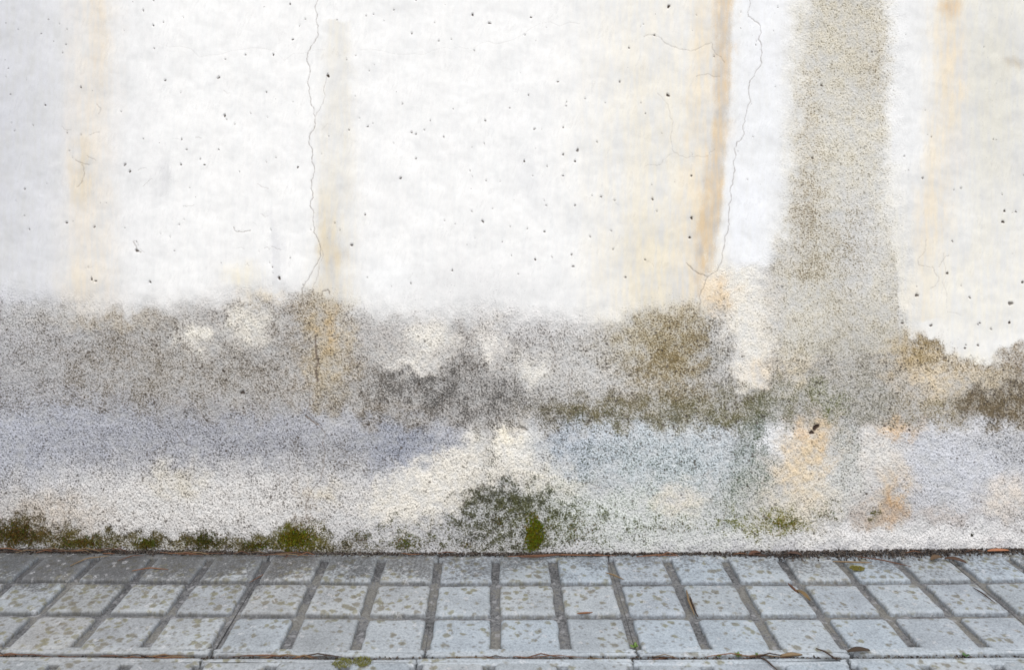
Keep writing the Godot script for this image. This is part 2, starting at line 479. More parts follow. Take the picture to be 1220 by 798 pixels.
func pit(x: float, y: float, r: float, deep := 1.0, flat := 1.0, turn := 0.0):
	var cx := (x - CX0) / MM
	var cy := (y - CY0) / MM
	var n := int(r * 1.8 / MM) + 2
	var p0 := rng.randf() * TAU
	var p1 := rng.randf() * TAU
	for dy in range(-n, n + 1):
		for dx in range(-n, n + 1):
			var i := int(cx) + dx
			var j := int(cy) + dy
			if i < 1 or j < 1 or i >= TW - 1 or j >= TH - 1:
				continue
			var ux := (i - cx) * MM
			var uy := (j - cy) * MM
			var a := ux * cos(turn) + uy * sin(turn)
			var b := (uy * cos(turn) - ux * sin(turn)) / flat
			var th := atan2(b, a)
			var rr := r * (1.0 + 0.22 * sin(2.0 * th + p0) + 0.14 * sin(3.0 * th + p1))
			var d := sqrt(a * a + b * b) / rr
			var v := deep * (1.0 - smoothstep(0.72, 1.18, d))
			if v > 0.0:
				hole[j * TW + i] = maxf(hole[j * TW + i], v)


func crack(pts: Array, wide: float, strength: float):
	# a hairline that wanders between its points; Vector2 chart places
	var line: Array = pts
	for turn in 3:
		var finer: Array = []
		for s in line.size() - 1:
			var p: Vector2 = line[s]
			var q: Vector2 = line[s + 1]
			finer.append(p)
			var side := (q - p).orthogonal()
			finer.append((p + q) * 0.5 + side * rng.randf_range(-0.16, 0.16))
		finer.append(line[-1])
		line = finer
	for s in line.size() - 1:
		var p: Vector2 = line[s]
		var q: Vector2 = line[s + 1]
		var steps := int(p.distance_to(q) / 0.3) + 1
		var w := wide * rng.randf_range(0.6, 1.3)
		var st := strength * rng.randf_range(0.65, 1.0)
		for k in steps:
			var c := (p.lerp(q, float(k) / steps) - Vector2(CX0, CY0)) / MM
			for dy in range(-2, 3):
				for dx in range(-2, 3):
					var i := int(c.x) + dx
					var j := int(c.y) + dy
					if i < 0 or j < 0 or i >= TW or j >= TH:
						continue
					var d := Vector2(i + 0.5, j + 0.5).distance_to(c) * MM
					var v := st * (1.0 - smoothstep(w * 0.35, w * 0.75, d))
					if v > hair[j * TW + i]:
						hair[j * TW + i] = v


func marks():
	hole.resize(TW * TH)
	hair.resize(TW * TH)
	# pits: x, y, radius in millimetres, read off the wall one by one
	var big := [
		Vector3(262, 93, 2.4), Vector3(269, 138, 2.2), Vector3(327, 66, 1.6), Vector3(392, 91, 2.3), Vector3(150, 196, 2.6), Vector3(156, 204, 1.6), Vector3(80, 265, 2.0), Vector3(217, 196, 1.5), Vector3(245, 196, 1.5),
		Vector3(356, 199, 1.6), Vector3(164, 298, 2.2), Vector3(110, 332, 2.0), Vector3(115, 334, 1.8), Vector3(334, 330, 2.6), Vector3(113, 270, 1.5), Vector3(97, 104, 1.5), Vector3(29, 225, 1.4), Vector3(180, 335, 1.8),
		Vector3(583, 29, 2.2), Vector3(632, 22, 1.6), Vector3(687, 179, 2.2), Vector3(684, 192, 1.5), Vector3(664, 98, 1.3), Vector3(578, 144, 1.4), Vector3(478, 212, 1.9), Vector3(436, 255, 1.6), Vector3(575, 263, 1.8), Vector3(715, 234, 1.5),
		Vector3(776, 237, 1.6), Vector3(648, 275, 1.4), Vector3(637, 308, 1.5), Vector3(682, 316, 1.6), Vector3(744, 329, 1.7), Vector3(420, 291, 2.0), Vector3(539, 321, 1.5), Vector3(795, 9, 2.2), Vector3(794, 114, 2.2), Vector3(778, 43, 1.5),
		Vector3(491, 158, 1.3), Vector3(636, 154, 1.3), Vector3(624, 192, 1.8), Vector3(563, 19, 2.2), Vector3(822, 209, 1.6), Vector3(822, 259, 2.0), Vector3(820, 282, 1.8), Vector3(977, 102, 1.6), Vector3(966, 188, 1.7), Vector3(1098, 212, 1.3),
		Vector3(1197, 251, 1.7), Vector3(1211, 252, 1.4), Vector3(1195, 264, 2.6), Vector3(1134, 287, 1.7), Vector3(1128, 325, 1.6), Vector3(1219, 336, 1.9), Vector3(1091, 351, 2.4), Vector3(1155, 354, 1.6), Vector3(1204, 361, 2.9), Vector3(1203, 384, 2.0),
		Vector3(1074, 384, 1.8), Vector3(1108, 387, 1.8), Vector3(1165, 411, 1.4), Vector3(1149, 414, 1.5), Vector3(1167, 384, 1.3), Vector3(882, 423, 1.4), Vector3(290, 466, 2.7), Vector3(267, 440, 1.7), Vector3(291, 484, 1.6), Vector3(178, 451, 1.6),
		Vector3(367, 627, 2.4), Vector3(324, 589, 1.6), Vector3(1082, 511, 2.0), Vector3(1030, 586, 1.6), Vector3(142, 619, 2.6), Vector3(132, 626, 1.7), Vector3(1157, 637, 1.8),
	]
	for p in big:
		pit(p.x, p.y, p.z * rng.randf_range(0.65, 0.95), rng.randf_range(0.8, 1.0), rng.randf_range(0.65, 1.0), rng.randf_range(-0.5, 0.5))
	pit(970, 507, 4.2, 1.0, 0.75, -0.7)
	pit(965, 513, 2.6, 1.0, 0.9, -0.5)
	pit(623, 507, 5.0, 0.6, 0.5, 0.5)
	var small := [
		Vector2(6, 27), Vector2(21, 35), Vector2(49, 40), Vector2(58, 23), Vector2(64, 49), Vector2(75, 63), Vector2(79, 53), Vector2(12, 112), Vector2(39, 149), Vector2(54, 125), Vector2(80, 158), Vector2(145, 133), Vector2(172, 165), Vector2(198, 96), Vector2(185, 58),
		Vector2(196, 27), Vector2(172, 13), Vector2(184, 31), Vector2(184, 1), Vector2(270, 71), Vector2(294, 66), Vector2(319, 110), Vector2(350, 48), Vector2(316, 9), Vector2(347, 6), Vector2(414, 72), Vector2(365, 24), Vector2(281, 148), Vector2(300, 135), Vector2(218, 166),
		Vector2(224, 178), Vector2(240, 189), Vector2(227, 223), Vector2(215, 267), Vector2(262, 178), Vector2(319, 193), Vector2(35, 273), Vector2(347, 306), Vector2(326, 317), Vector2(209, 298), Vector2(417, 155), Vector2(425, 67), Vector2(414, 72), Vector2(441, 85), Vector2(523, 50),
		Vector2(538, 48), Vector2(625, 43), Vector2(629, 114), Vector2(607, 129), Vector2(674, 122), Vector2(513, 144), Vector2(506, 155), Vector2(496, 160), Vector2(529, 163), Vector2(439, 151), Vector2(670, 152), Vector2(710, 169), Vector2(670, 184), Vector2(634, 209), Vector2(651, 198),
		Vector2(670, 209), Vector2(560, 203), Vector2(577, 171), Vector2(496, 189), Vector2(579, 215), Vector2(731, 238), Vector2(684, 244), Vector2(650, 244), Vector2(781, 251), Vector2(562, 251), Vector2(598, 287), Vector2(609, 303), Vector2(657, 305), Vector2(680, 302), Vector2(702, 281),
		Vector2(729, 296), Vector2(727, 274), Vector2(767, 308), Vector2(617, 325), Vector2(490, 336), Vector2(748, 58), Vector2(737, 98), Vector2(765, 30), Vector2(696, 118), Vector2(565, 61), Vector2(480, 124), Vector2(496, 2), Vector2(470, 13), Vector2(437, 20), Vector2(491, 41),
		Vector2(849, 68), Vector2(895, 163), Vector2(965, 54), Vector2(1165, 386), Vector2(1150, 410), Vector2(1076, 186), Vector2(1144, 224),
	]
	for p in small:
		pit(p.x, p.y, rng.randf_range(0.75, 1.25), rng.randf_range(0.45, 0.85), rng.randf_range(0.7, 1.0))
	for k in 150:   # pinholes nobody would list
		pit(rng.randf_range(-45, 1265), rng.randf_range(-20, 345), rng.randf_range(0.5, 0.85), rng.randf_range(0.3, 0.7))
	for k in 60:
		pit(rng.randf_range(-45, 1265), rng.randf_range(380, 640), rng.randf_range(0.9, 1.6), rng.randf_range(0.5, 0.9), rng.randf_range(0.6, 1.0))
	# the long cracks
	crack([Vector2(381, -24), Vector2(381, 0), Vector2(378, 25), Vector2(380, 40), Vector2(371, 60), Vector2(367, 72), Vector2(371, 85), Vector2(368, 100), Vector2(372, 125), Vector2(377, 140), Vector2(371, 160), Vector2(374, 185), Vector2(376, 205), Vector2(372, 225), Vector2(371, 245), Vector2(375, 268), Vector2(380, 283), Vector2(383, 292), Vector2(378, 315), Vector2(366, 335), Vector2(361, 352), Vector2(366, 366)], 1.05, 0.55)
	crack([Vector2(392, 88), Vector2(388, 112), Vector2(383, 130), Vector2(377, 140)], 0.8, 0.35)
	crack([Vector2(383, 292), Vector2(384, 310), Vector2(379, 330), Vector2(372, 350)], 0.8, 0.35)
	crack([Vector2(384, 352), Vector2(386, 346), Vector2(392, 344), Vector2(394, 350)], 1.3, 0.7)
	crack([Vector2(378, 398), Vector2(378, 420), Vector2(380, 452)], 2.0, 1.0)
	crack([Vector2(367, 450), Vector2(366, 490), Vector2(380, 503), Vector2(389, 515), Vector2(388, 540), Vector2(384, 565), Vector2(370, 585), Vector2(366, 615)], 1.2, 0.6)
	crack([Vector2(366, 494), Vector2(374, 500), Vector2(381, 504)], 2.0, 0.9)
	crack([Vector2(892, -24), Vector2(891, 0), Vector2(890, 21), Vector2(904, 32), Vector2(906, 64), Vector2(899, 85), Vector2(891, 102), Vector2(886, 140), Vector2(885, 160), Vector2(876, 170), Vector2(873, 200), Vector2(868, 225), Vector2(867, 250), Vector2(866, 272), Vector2(858, 311), Vector2(843, 328), Vector2(834, 345), Vector2(831, 372)], 1.05, 0.5)
	crack([Vector2(816, 312), Vector2(828, 323), Vector2(843, 328)], 1.2, 0.6)
	crack([Vector2(766, 45), Vector2(776, 43), Vector2(785, 46), Vector2(796, 55), Vector2(808, 60), Vector2(820, 62), Vector2(832, 58), Vector2(846, 52)], 1.0, 0.32)
	crack([Vector2(846, 52), Vector2(850, 64), Vector2(862, 76)], 0.8, 0.4)
	crack([Vector2(782, 112), Vector2(796, 132), Vector2(798, 160), Vector2(802, 182), Vector2(815, 188), Vector2(830, 186), Vector2(842, 186), Vector2(850, 178)], 0.8, 0.24)
	crack([Vector2(802, 182), Vector2(786, 196), Vector2(768, 198)], 0.7, 0.3)
	crack([Vector2(828, 92), Vector2(856, 92)], 0.8, 0.35)
	crack([Vector2(280, 270), Vector2(284, 276), Vector2(292, 276), Vector2(300, 274)], 1.1, 0.5)
	crack([Vector2(160, 288), Vector2(164, 296), Vector2(170, 300)], 1.2, 0.5)
	crack([Vector2(1103, 285), Vector2(1100, 300), Vector2(1093, 315), Vector2(1110, 318), Vector2(1118, 330), Vector2(1108, 344)], 0.9, 0.26)
	crack([Vector2(1118, 318), Vector2(1124, 308), Vector2(1130, 304)], 0.8, 0.35)
	crack([Vector2(1144, 376), Vector2(1128, 372), Vector2(1124, 300)], 0.6, 0.25)
	crack([Vector2(90, 190), Vector2(98, 194), Vector2(108, 197)], 1.0, 0.4)
	crack([Vector2(98, 196), Vector2(101, 210), Vector2(92, 223)], 1.2, 0.4)
	crack([Vector2(116, 124), Vector2(121, 130), Vector2(118, 136)], 1.0, 0.3)
	crack([Vector2(190, 52), Vector2(290, 60), Vector2(390, 61)], 0.6, 0.18)
	crack([Vector2(430, 61), Vector2(530, 58), Vector2(600, 52), Vector2(690, 30)], 0.6, 0.18)
	for k in 26:   # short crazing in the finishing coat
		var p := Vector2(rng.randf_range(20, 1200), rng.randf_range(100, 345))
		if k < 14:
			p = Vector2(rng.randf_range(80, 330), rng.randf_range(160, 345))
		var way := Vector2.from_angle(rng.randf_range(-0.7, 0.7)) * rng.randf_range(3, 9)
		crack([p, p + way + Vector2(0, rng.randf_range(-2, 2)), p + way * 1.7 + Vector2(0, rng.randf_range(-3, 4))], 0.8, rng.randf_range(0.15, 0.35))
	for k in 22:   # fine cracks in the worn foot
		var p := Vector2(rng.randf_range(20, 1200), rng.randf_range(400, 600))
		var q := p + Vector2(rng.randf_range(-14, 14), rng.randf_range(4, 20))
		crack([p, q, q + Vector2(rng.randf_range(-10, 10), rng.randf_range(0, 14))], 1.0, rng.randf_range(0.3, 0.6))


# ------------------------------------------------------------------ plaster texture and relief

func full(map: PackedFloat32Array) -> PackedFloat32Array:
	var im := Image.create_from_data(LW, LH, false, Image.FORMAT_RGBAF, map.to_byte_array())
	im.resize(TW, TH, Image.INTERPOLATE_BILINEAR)
	return im.get_data().to_float32_array()


func bake_plaster():
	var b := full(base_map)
	var d := full(dirt_map)
	var al := full(algae_map)
	var simplex := FastNoiseLite.TYPE_SIMPLEX_SMOOTH
	var grain := field(noise(simplex, 11, 0.29, 3), TW, TH)
	var cn := noise(FastNoiseLite.TYPE_CELLULAR, 12, 0.33)
	cn.cellular_return_type = FastNoiseLite.RETURN_DISTANCE
	var cell := field(cn, TW, TH)
	var dn := noise(FastNoiseLite.TYPE_CELLULAR, 13, 0.13)
	dn.cellular_return_type = FastNoiseLite.RETURN_DISTANCE
	var dots := field(dn, TW, TH)
	var dv := noise(FastNoiseLite.TYPE_CELLULAR, 13, 0.13)
	dv.cellular_return_type = FastNoiseLite.RETURN_CELL_VALUE
	var pick := field(dv, TW, TH)
	var mid := field(noise(simplex, 14, 0.045, 3), TW, TH)
	var broad := field(noise(simplex, 15, 0.008, 4), TW, TH)
	var runs := stretched(noise(simplex, 16, 0.09, 3), TW, 136, TW, TH)
	var swipe := stretched(noise(simplex, 17, 0.13, 3), TW, 150, TW, TH)
	var wx := field(noise(simplex, 18, 0.022, 5), TW, TH)
	var wy := field(noise(simplex, 19, 0.022, 5), TW, TH)
	var drips := stretched(noise(simplex, 20, 0.02, 4), TW, 90, TW, TH)
	var pep := field(noise(simplex, 21, 0.36, 2), TW, TH)
	var cloud := field(noise(simplex, 22, 0.015, 5), TW, TH)
	var flecks := stretched(noise(simplex, 23, 0.30, 2), 1024, TH, TW, TH)
	var holes := hole
	var hairs := hair
	var h := PackedFloat32Array()
	h.resize(TW * TH)
	var px := PackedByteArray()
	px.resize(TW * TH * 3)
	var fine := PackedByteArray()
	fine.resize(TW * TH)
	var enc := PackedByteArray()   # linear to sRGB
	enc.resize(4096)
	for i in 4096:
		enc[i] = int(round(255.0 * Color(i / 4095.0, 0, 0).linear_to_srgb().r))
	for y in TH:
		var low := smoothstep(503.0, 518.0, CY0 + y * MM)
		for x in TW:
			var i := y * TW + x
			var p := pep[i] / 255.0
			var f := flecks[i] / 255.0
			var g := clampf(((grain[i] / 255.0) * 0.42 + (1.0 - cell[i] / 255.0) * 0.20 + p * 0.20 + f * 0.24 - 0.53) * 1.75 + 0.5, 0.0, 1.0)
			var m := mid[i] / 255.0 - 0.5
			var cl := cloud[i] / 255.0 - 0.5
			# edges wander: along the run of the water in the smooth coat, any way in the rough foot
			var rg := b[i * 4 + 3]
			var sx := clampi(x + int((wx[i] - 128) * (0.07 + 0.15 * rg) + (drips[i] - 128) * 0.12 * (1.0 - rg) + (grain[i] - 128) * (0.03 + 0.07 * rg) + (pep[i] - 128) * 0.04), 0, TW - 1)
			var sy := clampi(y + int((wy[i] - 128) * (0.09 + 0.09 * rg) + (flecks[i] - 128) * (0.03 + 0.05 * rg)), 0, TH - 1)
			var k := (sy * TW + sx) * 4
			var rough := b[k + 3]
			var dens := d[k + 3]
			# slanting trowel marks, seen mostly in the smooth coat
			var sw := swipe[y * TW + (x + y / 3) % TW] / 255.0 - 0.5
			var sm := 1.0 - rough
			var tone := 1.0 + (g - 0.5) * (0.03 + 0.48 * rough) + m * (0.075 + 0.13 * rough) + cl * (0.13 + 0.15 * rough) + (runs[i] / 255.0 - 0.5) * 0.05 + sw * (0.045 + 0.10 * maxf(0.0, cl)) * sm
			# fine grey scuffs where the coat is thin
			tone -= sm * (0.10 + 0.25 * maxf(0.0, cl)) * clampf((sw * 1.1 + m * 0.9 + cl * 0.8 - 0.24) * 5.0, 0.0, 1.0) * p
			var grey := 0.3 * b[k] + 0.55 * b[k + 1] + 0.15 * b[k + 2]
			var keep := clampf(0.78 + 0.18 * rough + cl * 0.7 + m * 1.1 * rough + (runs[i] / 255.0 - 0.5) * 1.1 * sm + (drips[i] / 255.0 - 0.5) * 0.6 * sm, 0.3, 1.1)
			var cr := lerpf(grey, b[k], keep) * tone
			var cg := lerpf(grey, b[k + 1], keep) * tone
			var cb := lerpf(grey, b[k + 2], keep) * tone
			# dirt sits in the hollows, thicker where the noise clumps
			var w := dens * (1.17 + m * 0.6 + cl * 0.75 + (runs[i] / 255.0 - 0.5) * 0.25)
			var film := clampf((w - 0.24) * 0.85, 0.0, 0.62)
			cr = lerpf(cr, d[k] * 1.35, film)
			cg = lerpf(cg, d[k + 1] * 1.35, film)
			cb = lerpf(cb, d[k + 2] * 1.35, film)
			w = clampf((w * 0.92 - g + 0.09) * 3.6, 0.0, 1.0)
			if dens < 0.06:
				w = 0.0
			w *= minf(0.88, 0.5 + dens)
			var dk := 0.35 + 1.1 * g
			cr = lerpf(cr, d[k] * dk, w)
			cg = lerpf(cg, d[k + 1] * dk, w)
			cb = lerpf(cb, d[k + 2] * dk, w)
			# pin-sized black hollows between the grains
			if pick[i] > 205 and dens > 0.1:
				var pn := clampf((0.30 + (pick[i] - 205) / 330.0 - dots[i] / 255.0 - p * 0.22) * 9.0, 0.0, 1.0) * rough * clampf((dens - 0.12) * 2.0 + m + cl, 0.0, 0.85)
				cr = lerpf(cr, 0.07, pn)
				cg = lerpf(cg, 0.058, pn)
				cb = lerpf(cb, 0.048, pn)
			# algae in dots that close up where it is damp
			var ad := al[k + 3]
			if ad > 0.02:
				var v := pick[i] / 255.0
				var edge := 0.42 + 0.5 * ad + m * 0.6
				var a := clampf((ad * 1.1 - 0.45 * v - 0.75 * g + m * 0.7 + cl * 0.5) * 3.0 + 0.1, 0.0, 0.8) * clampf((edge - dots[i] / 255.0 * 0.8 - (g - 0.45) * 0.9) * 2.6, 0.0, 1.0)
				var q := 0.6 + 0.9 * v
				cr = lerpf(cr, al[k] * q, a)
				cg = lerpf(cg, al[k + 1] * q, a)
				cb = lerpf(cb, al[k + 2] * q, a)
			var ho := holes[i]
			var ha := hairs[i]
			if ha > 0.0:
				cr = lerpf(cr, 0.16, ha)
				cg = lerpf(cg, 0.125, ha)
				cb = lerpf(cb, 0.10, ha)
			if ho > 0.0:
				cr = lerpf(cr, 0.045, ho)
				cg = lerpf(cg, 0.030, ho)
				cb = lerpf(cb, 0.022, ho)
			px[i * 3] = enc[clampi(int(cr * 4095.0), 0, 4095)]
			px[i * 3 + 1] = enc[clampi(int(cg * 4095.0), 0, 4095)]
			px[i * 3 + 2] = enc[clampi(int(cb * 4095.0), 0, 4095)]
			h[i] = rough * (g - 0.5) * 1.9 + m * (0.10 + 1.3 * rough) + (broad[i] / 255.0 - 0.5) * 2.0 + sw * 0.06 * (1.0 - rough) - rough * 0.8 + low * 1.3 * clampf((x - 700) / 300.0, 0.0, 1.0) + (grey - 0.45) * 1.0 * rough - ho * 1.6 - ha * 0.6
			fine[i] = clampi(int(255.0 * (0.5 + (g - 0.5) * (0.05 + 0.82 * rough) + sw * 0.06 * (1.0 - rough) - ha * 0.3)), 0, 255)
	height = h
	plaster = StandardMaterial3D.new()
	plaster.resource_name = "plaster"
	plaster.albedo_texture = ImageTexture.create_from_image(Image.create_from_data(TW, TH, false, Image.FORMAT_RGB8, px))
	plaster.roughness = 0.93
	plaster.metallic_specular = 0.25
	plaster.heightmap_enabled = true
	plaster.heightmap_texture = ImageTexture.create_from_image(Image.create_from_data(TW, TH, false, Image.FORMAT_L8, fine))
	plaster.heightmap_scale = 0.13
	plaster.texture_repeat = false


func bow(x: float) -> float:
	var t := clampf(absf(x) / 0.61, 0.0, 1.6)
	return 0.009 * (1.0 - t * t) if t < 1.0 else -0.012 * (t - 1.0)


func relief(cx: float, cy: float) -> float:
	# millimetres out from the wall's plane, at a chart place; dies out where the close modelling ends
	var i := clampi(int((cx - CX0) / MM), 0, TW - 1)
	var j := clampi(int((cy - CY0) / MM), 0, TH - 1)
	var fade := smoothstep(-50.0, -36.0, cx) * (1.0 - smoothstep(1256.0, 1269.0, cx)) * smoothstep(-24.0, -12.0, cy)
	return height[j * TW + i] * fade


func face_at(cx: float, cy: float) -> Vector3:
	var x := (cx - 610.0) / 1000.0
	return Vector3(x, (DATUM - cy) / 1000.0, bow(x) + relief(cx, cy) / 1000.0)


func wall():
	var o := Node3D.new()
	o.name = "plastered_wall"
	add_child(o)
	tag(o, "old white plastered wall, stained, cracked and mouldy towards its foot", "wall")
	# close modelling of the stained stretch
	var nx := 1024
	var ny := 544
	var step := MM * 2.0
	var v := PackedVector3Array()
	var n := PackedVector3Array()
	var uv := PackedVector2Array()
	v.resize((nx + 1) * (ny + 1))
	n.resize(v.size())
	uv.resize(v.size())
	for j in ny + 1:
		var cy := CY0 + j * step
		for i in nx + 1:
			var cx := CX0 + i * step
			var k := j * (nx + 1) + i
			v[k] = face_at(cx, cy)
			uv[k] = Vector2(float(i) / nx, float(j) / ny)
	var wide := nx + 1
	for j in ny + 1:
		for i in wide:
			var k := j * wide + i
			var l := v[k - 1] if i > 0 else v[k]
			var r := v[k + 1] if i < nx else v[k]
			var u := v[k - wide] if j > 0 else v[k]
			var dn := v[k + wide] if j < ny else v[k]
			n[k] = (r - l).cross(u - dn).normalized()
	# three coats: the smooth finish above, the worn render below it, the old skim at the foot
	var coats := [PackedInt32Array(), PackedInt32Array(), PackedInt32Array()]
	for c in 3:
		coats[c].resize(nx * ny * 6)
	var fill := [0, 0, 0]
	for j in ny:
		var cy := CY0 + (j + 0.5) * step
		var lj := mini(LH - 1, int((cy - CY0) / CELL))
		for i in nx:
			var k := j * wide + i
			var c := 2 if cy > 510.0 else (1 if base_map[(lj * LW + mini(LW - 1, int(i * step / CELL))) * 4 + 3] > 0.4 else 0)
			var at: int = fill[c]
			var ix: PackedInt32Array = coats[c]
			ix[at] = k
			ix[at + 1] = k + 1
			ix[at + 2] = k + wide
			ix[at + 3] = k + 1
			ix[at + 4] = k + wide + 1
			ix[at + 5] = k + wide
			fill[c] = at + 6
	for c in 3:
		var ix: PackedInt32Array = coats[c]
		ix.resize(fill[c])
		var seat := PackedInt32Array()
		seat.resize(v.size())
		seat.fill(-1)
		var v2 := PackedVector3Array()
		var n2 := PackedVector3Array()
		var u2 := PackedVector2Array()
		for q in ix.size():
			var k := ix[q]
			if seat[k] < 0:
				seat[k] = v2.size()
				v2.append(v[k])
				n2.append(n[k])
				u2.append(uv[k])
			ix[q] = seat[k]
		var arr := []
		arr.resize(Mesh.ARRAY_MAX)
		arr[Mesh.ARRAY_VERTEX] = v2
		arr[Mesh.ARRAY_NORMAL] = n2
		arr[Mesh.ARRAY_TEX_UV] = u2
		arr[Mesh.ARRAY_INDEX] = ix
		var me := ArrayMesh.new()
		me.add_surface_from_arrays(Mesh.PRIMITIVE_TRIANGLES, arr)
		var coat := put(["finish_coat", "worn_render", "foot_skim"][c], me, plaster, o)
		coat.set_meta("label", ["smooth white finishing coat with cracks, pits and ochre run stains", "rough grey brown worn render in the middle of the wall and up its grey run stain", "rough pale and bluish skim at the wall's foot, mossy below"][c])
	# the wall goes on to both sides and above
	var st := SurfaceTool.new()
	st.begin(Mesh.PRIMITIVE_TRIANGLES)
	var xs := []
	for k in 31:
		xs.append(-0.66 - 0.9 + 0.03 * k)
	for k in 31:
		xs.append(0.66 + 0.03 * k)
	var top := (DATUM - CY0) / 1000.0
	for k in xs.size() - 1:
		if k == 30:
			sheet(st, -0.66, 0.66, top, 2.1, 44, 24)
		else:
			sheet(st, xs[k], xs[k + 1], -0.022, top, 1, 24)
			sheet(st, xs[k], xs[k + 1], top, 2.1, 1, 24)
	st.generate_normals()
	put("plaster_face", st.commit(), plaster, o)
	# its body and coping
	var body := BoxMesh.new()
	body.size = Vector3(3.12, 2.15, 0.24)
	var core := put("wall_body", body, plain(0.62, 0.61, 0.6), o)
	core.position = Vector3(0, 1.02, -0.145)
	var cap := BoxMesh.new()
	cap.size = Vector3(3.16, 0.06, 0.3)
	var coping := put("coping", cap, plain(0.45, 0.44, 0.42), o)
	coping.position = Vector3(0, 2.13, -0.13)


func sheet(st: SurfaceTool, x0: float, x1: float, y0: float, y1: float, nx: int, ny: int):
	for i in nx:
		for j in ny:
			var xa := lerpf(x0, x1, float(i) / nx)
			var xb := lerpf(x0, x1, float(i + 1) / nx)
			var ya := lerpf(y0, y1, float(j) / ny)
			var yb := lerpf(y0, y1, float(j + 1) / ny)
			for p in [Vector2(xa, yb), Vector2(xb, yb), Vector2(xa, ya), Vector2(xb, yb), Vector2(xb, ya), Vector2(xa, ya)]:
				var u: float = (p.x + 0.66) / 1.32
				u = -u if u < 0.0 else (2.0 - u if u > 1.0 else u)
				var w: float = ((DATUM - CY0) / 1000.0 - p.y) / 0.70125
				w = pingpong(w, 0.44) if w < 0.0 else w
				st.set_uv(Vector2(u, w))
				st.set_smooth_group(0)
				st.add_vertex(Vector3(p.x, p.y, bow(p.x)))


# ------------------------------------------------------------------ pavement

func ground():
	var pm := PlaneMesh.new()
	pm.size = Vector2(4000, 4000)
	var o := put("ground", pm, plain(0.22, 0.22, 0.22))
	o.position.y = -0.03
	o.set_meta("kind", "structure")


